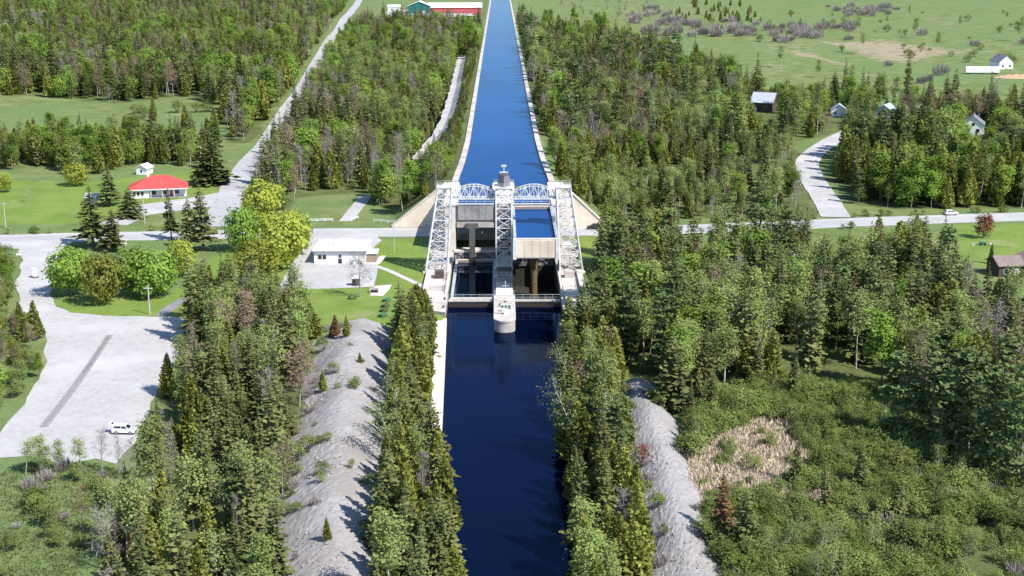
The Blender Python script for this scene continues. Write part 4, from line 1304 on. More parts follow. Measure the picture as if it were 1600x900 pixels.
# ------------------------------------------------------------------ foliage materials
def leaf_mat(name, c0, c1, c2, trans=.22, hue=.5):
    """leaf colour from a per-leaf value, shifted from plant to plant"""
    m = bpy.data.materials.new(name); m.use_nodes = True
    nt = m.node_tree
    nt.nodes.remove(nt.nodes['Principled BSDF'])
    out = nt.nodes['Material Output']
    a = nt.nodes.new('ShaderNodeAttribute'); a.attribute_name = 'tint'
    oi = nt.nodes.new('ShaderNodeObjectInfo')
    c = ramp(nt, a.outputs['Fac'], [(0, c0), (1, c1)])
    k = nt.nodes.new('ShaderNodeMath'); k.operation = 'MULTIPLY'; k.inputs[1].default_value = hue
    nt.links.new(oi.outputs['Random'], k.inputs[0])
    c = mixc(nt, k.outputs[0], c, c2)
    # brightness of the whole plant
    mr = nt.nodes.new('ShaderNodeMath'); mr.operation = 'MULTIPLY'; mr.inputs[1].default_value = 7.31
    fr = nt.nodes.new('ShaderNodeMath'); fr.operation = 'FRACT'
    nt.links.new(oi.outputs['Random'], mr.inputs[0]); nt.links.new(mr.outputs[0], fr.inputs[0])
    mm = nt.nodes.new('ShaderNodeMapRange'); mm.inputs['To Min'].default_value = .68; mm.inputs['To Max'].default_value = 1.3
    nt.links.new(fr.outputs[0], mm.inputs['Value'])
    vm = nt.nodes.new('ShaderNodeVectorMath'); vm.operation = 'SCALE'
    nt.links.new(c, vm.inputs[0]); nt.links.new(mm.outputs[0], vm.inputs['Scale'])
    d = nt.nodes.new('ShaderNodeBsdfDiffuse'); t = nt.nodes.new('ShaderNodeBsdfTranslucent')
    mx = nt.nodes.new('ShaderNodeMixShader'); mx.inputs[0].default_value = trans
    nt.links.new(vm.outputs[0], d.inputs[0]); nt.links.new(vm.outputs[0], t.inputs[0])
    nt.links.new(d.outputs[0], mx.inputs[1]); nt.links.new(t.outputs[0], mx.inputs[2])
    nt.links.new(mx.outputs[0], out.inputs['Surface'])
    MATS[name] = m
leaf_mat('spruce_needles', (.068, .090, .030), (.195, .222, .080), (.155, .145, .058), .12, .6)
leaf_mat('cedar_scales', (.122, .146, .030), (.315, .330, .080), (.195, .192, .050), .18, .55)
leaf_mat('pine_needles', (.060, .095, .036), (.175, .230, .080), (.105, .140, .058), .12, .6)
leaf_mat('aspen_leaves', (.150, .215, .055), (.345, .430, .140), (.270, .300, .110), .35, .8)
leaf_mat('maple_leaves', (.185, .235, .036), (.390, .425, .082), (.31, .305, .06), .34, .6)
leaf_mat('bright_leaves', (.130, .225, .036), (.270, .390, .076), (.25, .32, .065), .34, .6)
leaf_mat('shrub_leaves', (.100, .150, .034), (.240, .310, .080), (.19, .21, .075), .3, .8)
leaf_mat('red_leaves', (0.160, 0.045, 0.032), (0.300, 0.095, 0.065), (0.240, 0.120, 0.070), .25, .6)
leaf_mat('brown_leaves', (0.150, 0.085, 0.045), (0.280, 0.165, 0.085), (0.200, 0.130, 0.070), .2, .6)
leaf_mat('bud_leaves', (.17, .135, .085), (.30, .245, .165), (.26, .15, .125), .2, .8)
leaf_mat('olive_scales', (.120, .135, .028), (.290, .285, .060), (.20, .17, .04), .2, .4)
leaf_mat('blossom', (0.420, 0.460, 0.340), (0.700, 0.720, 0.620), (0.400, 0.480, 0.300), .2, .4)
leaf_mat('twigs', (0.190, 0.155, 0.155), (0.360, 0.310, 0.305), (0.280, 0.250, 0.220), 0, .6)
leaf_mat('reed_straw', (.44, .36, .26), (.70, .60, .46), (.55, .46, .34), .2, .5)
leaf_mat('grass_tuft', (.19, .24, .085), (.34, .40, .16), (.30, .31, .15), .35, .6)

def leaf_arrays(C, U, V):
    n = len(C)
    P = np.empty((n, 4, 3))
    P[:, 0] = C - U; P[:, 1] = C + V; P[:, 2] = C + U; P[:, 3] = C - V
    return P.reshape(-1, 3)

def make_mesh(name, parts, mats):
    """parts: list of (verts, faces(n,k), mat index, tint(n))"""
    V = []; loops = []; starts = []; totals = []; mi = []; ti = []
    off = 0; ls = 0
    for v, f, m_, t in parts:
        V.append(v); f = np.asarray(f) + off; off += len(v)
        k = f.shape[1]
        loops.append(f.ravel()); starts.append(ls + np.arange(len(f)) * k); ls += f.size
        mi.append(np.full(len(f), m_)); ti.append(np.broadcast_to(t, (len(f),)))
    V = np.concatenate(V); loops = np.concatenate(loops); starts = np.concatenate(starts)
    me = bpy.data.meshes.new(name)
    me.vertices.add(len(V)); me.vertices.foreach_set('co', V.astype(np.float32).ravel())
    me.loops.add(len(loops)); me.loops.foreach_set('vertex_index', loops.astype(np.int32))
    me.polygons.add(len(starts)); me.polygons.foreach_set('loop_start', starts.astype(np.int32))
    for m_ in mats:
        me.materials.append(MATS[m_])
    me.polygons.foreach_set('material_index', np.concatenate(mi).astype(np.int32))
    a = me.attributes.new('tint', 'FLOAT', 'FACE')
    a.data.foreach_set('value', np.concatenate(ti).astype(np.float32))
    me.update(calc_edges=True)
    return me

def unit(v):
    return v / (np.linalg.norm(v, axis=-1, keepdims=True) + 1e-9)

def rand_leaves(r, C, size, flat_=0.0, jitter=.35, cen=None):
    n = len(C)
    N = r.normal(size=(n, 3)) * (1.0 if cen is None else .55) + np.array([0, 0, flat_])
    if cen is not None:
        N = N + unit(C - cen) * 1.1
    N = unit(N)
    A = unit(np.cross(N, r.normal(size=(n, 3))))
    B = np.cross(N, A)
    s = size * (1 + r.uniform(-jitter, jitter, (n, 1)))
    return A * s, B * s * .62

def quads(P):
    return np.arange(len(P)).reshape(-1, 4)

def tubes(segs, n=5):
    """segs: list of (p0,p1,r0,r1)"""
    V = []; F = []
    for p0, p1, r0, r1 in segs:
        p0 = np.array(p0, float); p1 = np.array(p1, float)
        d = p1 - p0; L = np.linalg.norm(d) + 1e-9; d /= L
        a = np.cross(d, [0.3, .9, .1]); a /= np.linalg.norm(a) + 1e-9
        b = np.cross(d, a)
        k = len(V)
        for p, rr in ((p0, r0), (p1, r1)):
            for i in range(n):
                t = 2 * math.pi * i / n
                V.append(p + (a * math.cos(t) + b * math.sin(t)) * rr)
        F += [(k + i, k + (i + 1) % n, k + n + (i + 1) % n, k + n + i) for i in range(n)]
    return np.array(V), np.array(F)

# every builder returns (trunk segments, sides), (leaf P, tint), nominal height
def g_spruce(seed, H=15.0, Rr=2.5, droop=.35, nw=26, bare=.10, ragged=.25):
    r = np.random.default_rng(seed)
    C = []; U = []; V = []
    lean = r.normal(0, .015, 2)
    for w in range(nw):
        t = bare + (1 - bare) * (w + r.uniform(-.3, .3)) / nw
        z = H * t
        rad = Rr * ((1 - t) ** .82) * r.uniform(1 - ragged, 1 + ragged * .6) + .16
        nb = int(5 + 5 * (1 - t) + r.integers(0, 2))
        a0 = r.uniform(0, 6.28)
        for b in range(nb):
            a = a0 + 6.283 * b / nb + r.normal(0, .22)
            rr = rad * r.uniform(.62, 1.15)
            if r.random() < .07:
                continue
            out = np.array([math.cos(a), math.sin(a), 0]); tan = np.array([-out[1], out[0], 0])
            dr = droop * r.uniform(.6, 1.4) * (1.15 - .9 * t)
            k = 4 if rr > 1.2 else (3 if rr > .6 else 2)
            for j in range(k):
                s = .22 + .78 * (j + .55) / k
                d = unit(out + np.array([0, 0, -dr + .35 * dr * s * 2]))
                c = out * rr * s + np.array([lean[0] * z, lean[1] * z, z - dr * rr * s + .18 * rr * s * s])
                roll = r.normal(0, .55)
                wv = tan * math.cos(roll) + np.array([0, 0, 1]) * math.sin(roll)
                C.append(c + r.normal(0, .06, 3)); U.append(d * rr * (.78 / k) * r.uniform(.9, 1.3)); V.append(wv * (rr * .19 * (1.25 - .55 * s) + .13) * r.uniform(.8, 1.25))
    C.append(np.array([lean[0] * H, lean[1] * H, H * .99])); U.append(np.array([0, 0, .5])); V.append(np.array([.12, 0, 0]))
    C = np.array(C); U = np.array(U); V = np.array(V)
    tint = np.clip(r.normal(.5, .25, len(C)), 0, 1)
    segs = [((0, 0, -.3), (lean[0] * H * .5, lean[1] * H * .5, H * .5), .21, .13), ((lean[0] * H * .5, lean[1] * H * .5, H * .5), (lean[0] * H, lean[1] * H, H), .13, .02)]
    for _ in range(10):
        z = H * r.uniform(.05, .5); a = r.uniform(0, 6.28); l = Rr * .6 * (1 - z / H)
        segs.append(((0, 0, z), (math.cos(a) * l, math.sin(a) * l, z - .25 * l), .045, .015))
    return segs, 5, leaf_arrays(C, U, V), tint, H

def g_cedar(seed, H=11.0, Rr=1.9, n=760, base=.04, top=.75):
    r = np.random.default_rng(seed)
    t = r.beta(1.05, 1.5, n) * (1 - base) + base
    ph = r.uniform(0, 6.283, n)
    lob = 1 + .16 * np.sin(ph * 3 + r.uniform(0, 6) + t * 5) + .12 * np.sin(ph * 5 + t * 11 + r.uniform(0, 6))
    prof = np.minimum(1, (t / .18 + .35)) * (1 - t) ** top + .05
    rad = Rr * prof * lob * np.sqrt(r.uniform(.35, 1.05, n))
    C = np.stack([np.cos(ph) * rad, np.sin(ph) * rad, H * t], -1)
    out = np.stack([np.cos(ph), np.sin(ph), np.zeros(n)], -1)
    tan = np.stack([-np.sin(ph), np.cos(ph), np.zeros(n)], -1)
    up = unit(out * r.uniform(.2, .9, (n, 1)) + np.array([0, 0, 1]) * r.uniform(-.2, 1.0, (n, 1)) + r.normal(0, .3, (n, 3)))
    sd = unit(np.cross(up, out * .8 + r.normal(0, .42, (n, 3))))
    s = (.30 + .30 * (1 - t))[:, None] * r.uniform(.75, 1.35, (n, 1)) * (H / 11) ** .5
    tint = np.clip(.5 + .25 * np.sin(ph * 2 + t * 9) + r.normal(0, .2, n), 0, 1)
    segs = [((0, 0, -.3), (0, 0, H * .5), .18, .11), ((0, 0, H * .5), (0, 0, H * .97), .11, .02)]
    for _ in range(8):
        z = H * r.uniform(.05, .5); a = r.uniform(0, 6.28); l = Rr * .6
        segs.append(((0, 0, z), (math.cos(a) * l, math.sin(a) * l, z + .5 * l), .04, .015))
    return segs, 5, leaf_arrays(C, up * s, sd * s * .55), tint, H

def limbs(r, H, z0, z1, n, length, rise, r0, split=3, wob=.2):
    """main limbs with side twigs; returns segments and tip points"""
    segs = []; tips = []
    for i in range(n):
        z = H * (z0 + (z1 - z0) * (i + r.uniform(.1, .9)) / n)
        a = i * 2.4 + r.uniform(-.5, .5)
        L = length * (1.08 - .62 * (z / H)) * r.uniform(.7, 1.2)
        d = unit(np.array([math.cos(a), math.sin(a), rise * r.uniform(.6, 1.4)]))
        p = np.array([0, 0, z]); rr = r0 * (1.1 - .7 * z / H)
        for s in range(3):
            q = p + d * L / 3
            segs.append((p, q, rr, rr * .65)); rr *= .65
            for _ in range(split):
                e = unit(d + r.normal(0, .65, 3)); l2 = L * r.uniform(.18, .42)
                segs.append((q, q + e * l2, rr * .7, rr * .25)); tips.append(q + e * l2)
            d = unit(d + r.normal(0, wob, 3) + np.array([0, 0, .12])); p = q
        tips.append(p)
    return segs, np.array(tips)

def g_broad(seed, H=13.0, Rr=2.7, z0=.38, n_l=13, rise=.75, leaf=.20, per=13, spread=.62, tr=.16, lean=.0):
    r = np.random.default_rng(seed)
    lx, ly = r.normal(0, .03 + lean, 2)
    segs, tips = limbs(r, H, z0, .97, n_l, Rr, rise, .075)
    n = len(tips)
    C = np.repeat(tips, per, 0) + r.normal(0, spread, (n * per, 3)) * np.array([1, 1, .75])
    C = C[C[:, 2] > H * .22]
    U, V = rand_leaves(r, C, leaf, .5, cen=np.array([0, 0, H * .55]))
    clump = np.repeat(r.uniform(0, 1, n), per)[:len(C)]
    tint = np.clip(.55 * clump + .45 * r.random(len(C)), 0, 1)
    z_ = [0, .3, .6, .97]
    rr = [tr, tr * .8, tr * .5, .03]
    tr_s = [((0, 0, H * z_[i] - (.3 if i == 0 else 0)), (0, 0, H * z_[i + 1]), rr[i], rr[i + 1]) for i in range(3)]
    sh = lambda p: np.array([p[0] + lx * p[2], p[1] + ly * p[2], p[2]])
    segs = [(sh(a), sh(b), c, d) for a, b, c, d in tr_s + segs]
    C = C + np.stack([C[:, 2] * lx, C[:, 2] * ly, C[:, 2] * 0], -1)
    return segs, 4, leaf_arrays(C, U, V), tint, H

def g_round(seed, H=10.0, Rr=4.4, n_c=190, per=13, leaf=.36):
    r = np.random.default_rng(seed)
    D_ = unit(r.normal(size=(n_c, 3)))
    rad = r.uniform(.55, 1.0, (n_c, 1)) ** .5
    cen = np.array([0, 0, H * .54])
    sc = np.array([Rr, Rr, H * .45])
    ctr = cen + D_ * rad * sc * (1 + .10 * np.sin(D_[:, :1] * 7 + D_[:, 2:] * 5))
    ctr = ctr[ctr[:, 2] > H * .12]
    n = len(ctr)
    C = np.repeat(ctr, per, 0) + r.normal(0, .52, (n * per, 3))
    U, V = rand_leaves(r, C, leaf, .4, cen=cen)
    tint = np.clip(.5 * np.repeat(r.uniform(0, 1, n), per) + .5 * r.random(len(C)), 0, 1)
    segs, tips = limbs(r, H, .2, .8, 9, Rr * .8, .8, .13, 2)
    segs = [((0, 0, -.3), (0, 0, H * .3), .3, .24), ((0, 0, H * .3), (0, 0, H * .85), .24, .05)] + segs
    return segs, 5, leaf_arrays(C, U, V), tint, H

def g_pine(seed, H=17.0, Rr=3.6):
    r = np.random.default_rng(seed)
    segs = [((0, 0, -.3), (0, 0, H * .5), .27, .17), ((0, 0, H * .5), (0, 0, H), .17, .03)]
    C = []; 
    for w in range(11):
        t = .2 + .8 * (w + r.uniform(-.3, .3)) / 11
        z = H * t
        rad = Rr * (1.05 - t) ** .6 * (.8 if t < .3 else 1)
        for b in range(5):
            a = r.uniform(0, 6.28); rr = rad * r.uniform(.55, 1.2)
            o = np.array([math.cos(a), math.sin(a), .10])
            segs.append(((0, 0, z), o * rr + np.array([0, 0, z + .15 * rr]), .06, .02))
            for s in np.linspace(.35, 1.02, 4):
                m_ = 6
                C.append(o * rr * s + np.array([0, 0, z + .18 * rr * s]) + r.normal(0, 1, (m_, 3)) * np.array([.42, .42, .13]))
    C.append(np.array([0, 0, H]) + r.normal(0, .3, (14, 3)))
    C = np.concatenate(C)
    U, V = rand_leaves(r, C, .36, 1.6)
    return segs, 5, leaf_arrays(C, U, V), np.clip(r.normal(.5, .25, len(C)), 0, 1), H

def g_bare(seed, H=11.0, Rr=2.4, n_l=15, z0=.22, tr=.14, rise=.9):
    r = np.random.default_rng(seed)
    segs, tips = limbs(r, H, z0, .98, n_l, Rr, rise, .06, 3, .25)
    segs = [((0, 0, -.3), (.1, 0, H * .4), tr, tr * .75), ((.1, 0, H * .4), (0, .1, H * .98), tr * .75, .025)] + segs
    P = []
    C = []; U = []; V = []
    for t in tips:
        for _ in range(4):
            d = unit(r.normal(size=3) + np.array([0, 0, .8])); l = r.uniform(.25, .7)
            w = unit(np.cross(d, r.normal(size=3))) * .022
            C.append(t + d * l); U.append(d * l); V.append(w)
    return segs, 4, leaf_arrays(np.array(C), np.array(U), np.array(V)), r.random(len(C)), H

def g_shrub(seed, H=2.4, Rr=1.5, n_c=26, per=15, leaf=.15, spread=.28):
    r = np.random.default_rng(seed)
    a = r.uniform(0, 6.28, n_c); q = np.sqrt(r.uniform(0, 1, n_c)) * Rr
    z = H * (.30 + .6 * np.sqrt(np.clip(1 - (q / Rr) ** 2, 0, 1)) * r.uniform(.45, 1.05, n_c))
    ctr = np.stack([np.cos(a) * q, np.sin(a) * q, z], -1)
    C = np.repeat(ctr, per, 0) + r.normal(0, spread, (n_c * per, 3))
    C[:, 2] = np.abs(C[:, 2]) + .05
    U, V = rand_leaves(r, C, leaf, .5, cen=np.array([0, 0, H * .2]))
    tint = np.clip(.55 * np.repeat(r.random(n_c), per) + .45 * r.random(len(C)), 0, 1)
    segs = [((ctr[i, 0] * .2, ctr[i, 1] * .2, -.1), tuple(ctr[i]), .03, .012) for i in range(0, n_c, 2)]
    return segs, 3, leaf_arrays(C, U, V), tint, H

def g_twigs(seed, H=2.2, Rr=1.5, n=260):
    r = np.random.default_rng(seed)
    a = r.uniform(0, 6.28, n); q = np.sqrt(r.uniform(0, 1, n))
    base = np.stack([np.cos(a) * q * Rr * .55, np.sin(a) * q * Rr * .55, np.zeros(n)], -1)
    tip = np.stack([np.cos(a) * q * Rr, np.sin(a) * q * Rr, H * (1.05 - .45 * q) * r.uniform(.6, 1.1, n)], -1) + r.normal(0, .15, (n, 3))
    mid = base + (tip - base) * r.uniform(.35, .9, (n, 1))
    d = (tip - base) * .32
    w = unit(np.cross(d, r.normal(size=(n, 3)))) * .045
    segs = [(tuple(base[i]), tuple(tip[i]), .025, .008) for i in range(0, n, 9)]
    return segs, 3, leaf_arrays(mid, d, w), r.random(n), H

KINDS = {
 # name: (variants, bark, foliage, tree noun, adjective phrase)
 'spruce_tree': ([g_spruce(11, 15, 2.95), g_spruce(12, 16, 2.75, .4, 28, .14), g_spruce(13, 13, 3.1, .3, 24, .05), g_spruce(14, 17, 2.7, .45, 28, .2, .4)], 'bark', 'spruce_needles', 'spruce', 'dark green spruce'),
 'cedar_tree': ([g_cedar(21, 11, 2.2, 900), g_cedar(22, 12, 2.0, 900, .05, .65), g_cedar(23, 9.5, 2.4, 860, .03, .75), g_cedar(24, 13, 2.3, 960, .08, .65)], 'bark', 'cedar_scales', 'cedar', 'olive green cedar'),
 'pine_tree': ([g_pine(31), g_pine(32, 19, 4.0), g_pine(33, 14, 3.2)], 'bark', 'pine_needles', 'pine', 'blue green pine'),
 'aspen_tree': ([g_broad(41), g_broad(42, 14, 2.3, .42, 13, .9), g_broad(43, 11, 2.5, .3, 12, .7), g_broad(44, 12, 2.2, .45, 12, .8, .19, 9, .6, .14, .05)], 'bark_pale', 'aspen_leaves', 'aspen', 'pale green aspen'),
 'maple_tree': ([g_round(51), g_round(52, 11, 4.2), g_round(53, 9, 4.6)], 'bark', 'maple_leaves', 'maple', 'round yellow green maple'),
 'bright_tree': ([g_broad(61, 12, 3.0, .22, 16, .7, .24, 19, .65), g_broad(62, 13, 2.8, .25, 16, .8, .24, 19, .65), g_round(63, 10, 3.4, 110, 13, .30)], 'bark', 'bright_leaves', 'broadleaf tree', 'bright green leafy tree'),
 'bare_tree': ([g_bare(71), g_bare(72, 12, 1.9, 15, .3, .13, 1.1), g_bare(73, 9, 2.6, 14, .2, .13, .8)], 'bark_grey', 'twigs', 'bare tree', 'leafless grey tree'),
 'birch_tree': ([g_broad(81, 12, 2.6, .35, 12, .8, .17, 6, .65, .15, .06), g_broad(82, 11, 2.8, .3, 12, .7, .17, 6, .65, .15, .1)], 'bark_pale', 'aspen_leaves', 'birch', 'white trunked sparse birch'),
 'budding_tree': ([g_broad(85, 12, 2.8, .3, 13, .8, .16, 8, .6), g_broad(86, 11, 2.6, .25, 13, .9, .16, 8, .6)], 'bark_grey', 'bud_leaves', 'budding tree', 'greyish brown budding tree'),
 'shrub': ([g_shrub(91, 3.0, 1.5, 40, 18, .13), g_shrub(92, 3.6, 1.4, 42, 18, .13), g_shrub(93, 2.4, 1.7, 40, 17, .13), g_shrub(94, 4.2, 1.5, 46, 18, .13)], 'bark', 'shrub_leaves', 'shrub', 'green leafy shrub'),
 'twiggy_shrub': ([g_twigs(95), g_twigs(96, 2.6, 1.9, 300), g_twigs(97, 1.7, 1.6, 260)], 'bark_grey', 'twigs', 'shrub', 'greyish leafless shrub'),
}
TRUNK = {}; CROWN = {}; WHOLE = {}
for kn, (vars_, bark, fol, noun, adj) in KINDS.items():
    TRUNK[kn] = []; CROWN[kn] = []; WHOLE[kn] = []
    for i, (segs, sides, P, tint, H) in enumerate(vars_):
        tv, tf = tubes(segs, sides)
        TRUNK[kn].append(make_mesh(kn + '_trunk', [(tv, tf, 0, .5)], [bark]))
        CROWN[kn].append(make_mesh(kn + '_crown', [(P, quads(P), 0, tint)], [fol]))
        WHOLE[kn].append(make_mesh(kn + '_whole', [(tv, tf, 0, .5), (P, quads(P), 1, tint)], [bark, fol]))

# recoloured crowns for a few single trees
def recolour(mesh, mat):
    m2 = mesh.copy(); m2.materials.clear(); m2.materials.append(MATS[mat]); return m2

def plant(kn, vi, loc, sc, rz, label, group=None, crown=None, tilt=(0, 0), sxy=1.0):
    root = bpy.data.objects.new(kn, None); COL.objects.link(root)
    root.empty_display_size = .5
    root.location = loc; root.rotation_euler = (tilt[0], tilt[1], rz); root.scale = (sc * sxy, sc * sxy, sc)
    is_shrub = 'shrub' in kn
    tag(root, label, 'shrub' if is_shrub else 'tree', group)
    t = bpy.data.objects.new('stem' if is_shrub else 'trunk', TRUNK[kn][vi]); COL.objects.link(t); t.parent = root
    c = bpy.data.objects.new('foliage' if is_shrub else 'crown', crown or CROWN[kn][vi]); COL.objects.link(c); c.parent = root
    return root

# ------------------------------------------------------------------ where trees may not stand
KEEP = []   # (x, y, r)
def keep(px, py, r_):
    p = at(px, py); KEEP.append((p.x, p.y, r_))
for q in ((226, 271, 7), (145, 317, 5), (657, 20, 26), (690, 20, 24), (725, 20, 24), (616, 16, 14), (1534, 117, 18), (1564, 108, 14), (1576, 425, 12), (1195, 178, 11), (1310, 184, 8), (1384, 184, 9), (1520, 208, 10)):
    keep(*q)
# sight lines: open ground in front of houses
OPEN = [poly_w(p) for p in (
    [(1176, 172), (1215, 172), (1225, 196), (1180, 200)],
    [(1296, 178), (1326, 178), (1326, 200), (1296, 205)],
    [(1370, 178), (1398, 178), (1395, 206), (1375, 206)],
    [(1502, 200), (1540, 200), (1545, 232), (1505, 236)],
    [(600, 10), (750, 10), (750, 40), (600, 42)],
    [(470, 304), (574, 296), (610, 345), (470, 345)],
    [(1078, 720), (1110, 690), (1150, 672), (1180, 650), (1235, 655), (1250, 690), (1275, 722), (1235, 750), (1240, 775), (1190, 770), (1150, 800), (1120, 790), (1085, 820)],
    [(1200, 770), (1290, 760), (1290, 790), (1205, 800)],
    [(190, 160), (340, 165), (330, 222), (190, 222)],
    [(-34, 470), (-22, 470), (-22, 900), (-34, 900)] and [(150, 680), (225, 655), (262, 690), (262, 735), (225, 760), (150, 745)],
    [(676, 480), (700, 480), (700, 560), (676, 560)],
    [(1010, 258), (1070, 260), (1070, 290), (1010, 290)],
    [(1145, 256), (1225, 258), (1225, 300), (1150, 290)],
    [(980, 280), (1010, 280), (1010, 300), (980, 300)])]

LOW = [(poly_w(p), s) for p, s in (
    ([(1168, 172), (1222, 172), (1228, 240), (1175, 240)], .5),
    ([(1288, 178), (1332, 178), (1332, 206), (1292, 214)], .45),
    ([(1362, 178), (1402, 178), (1402, 232), (1362, 232)], .5),
    ([(1495, 200), (1545, 200), (1550, 256), (1500, 256)], .5),
    ([(1225, 250), (1262, 236), (1345, 205), (1360, 215), (1300, 260), (1345, 345), (1340, 440), (1255, 440), (1262, 330)], .42),
    ([(130, 680), (230, 640), (270, 660), (290, 720), (275, 810), (140, 800)], .38),
    ([(640, 255), (735, 80), (752, 90), (712, 290), (640, 300)], .42),
    ([(1500, 400), (1640, 400), (1640, 520), (1510, 500)], .5))]

def free(X, Y, road=3.5):
    ok = np.ones(X.shape, bool)
    ok &= seg_dist(MAIN, X, Y) > 8.0
    ok &= seg_dist(NORTH, X, Y) > 5.0 + road * .6
    ok &= seg_dist(BRANCH, X, Y) > 9.5
    ok &= (seg_dist(LANE, X, Y) > 5.0) | (Y < 430)
    ok &= ~((Y > 425) & (Y < 500) & (X < -25) & (X > -37))
    for pl in (LOT, YARD, JUNC, APRON):
        ok &= ~inside(pl, X, Y)
        ok &= seg_dist(list(pl) + [pl[0]], X, Y) > 1.5
    for pl in OPEN:
        ok &= ~inside(pl, X, Y)
    for x, y, r_ in KEEP:
        ok &= np.hypot(X - x, Y - y) > r_
    low = Y < 316
    ok &= ~(low & (X > bank_l(Y) - np.where(Y > 213, 3.2, .5)) & (X < bank_r(Y) + np.where(Y > 280, 2.4, .4)))
    ok &= ~((Y >= 296) & (Y < 400) & (np.abs(X) < 22))
    ok &= ~((Y >= 396) & (np.abs(X) < up_half(Y) + 4.2))
    ok &= ~((np.abs(X - ridge_w(RIDGE_L, Y, 1)) < 7.0) & (Y < 291))
    ok &= ~((np.abs(X - ridge_w(RIDGE_R, Y, 1)) < 4.8) & (Y < 249))
    return ok

SHORT = {'low_growth': 'the lower growth above the right road', 'lot_woods': 'the woods below the parking lot', 'left_bank': 'the strip left of the lower canal', 'right_bank': 'the strip right of the lower canal', 'right_woods': 'the big woods right of the lock', 'thicket': 'the low thicket round the reeds', 'upper_right': 'the woods right of the upper canal', 'inner_right': 'the grove inside the branch road bend', 'house_row': 'the trees around the right houses', 'middle_left': 'the woods left of the upper canal', 'far_left': 'the far woods at upper left', 'hedge': 'the belt behind the red roofed house', 'lot_edge': 'the growth left of the parking lot', 'lane_strip': 'the strip beside the gravel lane'}
# zone: spacing, size range, phrase, mix
SPEC = {
 'lot_woods': (3.9, (.62, 1.05), 'in the woods between parking lot and left gravel bank', dict(spruce_tree=.33, aspen_tree=.22, cedar_tree=.20, birch_tree=.11, bare_tree=.09, budding_tree=.05, pine_tree=.01, shrub=.08)),
 'left_bank': (2.9, (.62, 1.0), 'in the dense strip between left gravel bank and canal', dict(spruce_tree=.26, cedar_tree=.64, aspen_tree=.06, bare_tree=.01, birch_tree=.03)),
 'right_bank': (3.0, (.58, 1.0), 'on the canal bank left of the narrow gravel bank', dict(spruce_tree=.26, cedar_tree=.44, aspen_tree=.14, birch_tree=.09, budding_tree=.04, pine_tree=.03)),
 'right_woods': (4.3, (.78, 1.2), 'in the large woods right of the lock below the road', dict(spruce_tree=.48, cedar_tree=.20, aspen_tree=.14, pine_tree=.06, budding_tree=.05, bare_tree=.08, birch_tree=.06, bright_tree=.05, shrub=.06)),
 'thicket': (1.62, (.35, .6), 'in the low thicket round the straw coloured reed bed', dict(shrub=.95, twiggy_shrub=.03, spruce_tree=.012, birch_tree=.008)),
 'upper_right': (5.8, (.85, 1.45), 'in the woods right of the upper canal', dict(spruce_tree=.33, cedar_tree=.26, aspen_tree=.14, budding_tree=.06, bare_tree=.09, bright_tree=.10, pine_tree=.04, birch_tree=.05, shrub=.05)),
 'low_growth': (4.2, (.5, .95), 'in the lower mixed growth above the road right of the lock', dict(aspen_tree=.26, cedar_tree=.27, spruce_tree=.14, bright_tree=.08, budding_tree=.08, shrub=.14, bare_tree=.03)),
 'inner_right': (5.0, (.85, 1.35), 'in the grove inside the bend of the branch road', dict(pine_tree=.22, cedar_tree=.36, spruce_tree=.16, aspen_tree=.16, bright_tree=.10)),
 'house_row': (6.0, (.7, 1.2), 'around the houses beyond the branch road', dict(spruce_tree=.26, cedar_tree=.18, aspen_tree=.2, bright_tree=.18, budding_tree=.14, bare_tree=.04)),
 'middle_left': (5.5, (.78, 1.28), 'in the woods between north road and upper canal', dict(spruce_tree=.28, cedar_tree=.24, aspen_tree=.18, bright_tree=.17, budding_tree=.05, bare_tree=.09, birch_tree=.06, shrub=.05)),
 'far_left': (7.4, (.95, 1.5), 'in the far woods left of the north road', dict(spruce_tree=.36, cedar_tree=.24, aspen_tree=.12, budding_tree=.07, bare_tree=.10, bright_tree=.16)),
 'hedge': (5.6, (.7, 1.15), 'in the tree belt behind the red roofed house', dict(cedar_tree=.42, spruce_tree=.26, aspen_tree=.12, budding_tree=.10, bright_tree=.10)),
 'lot_edge': (3.6, (.38, .72), 'at the left edge of the parking lot', dict(shrub=.55, aspen_tree=.15, cedar_tree=.14, budding_tree=.10, bright_tree=.06)),
 'lane_strip': (3.8, (.3, .55), 'in the narrow strip between gravel lane and upper canal', dict(cedar_tree=.7, spruce_tree=.2, aspen_tree=.1)),
}
cand = {k: [] for k in KINDS}     # (dist, x, y, z, scale, rz, variant, label, group)
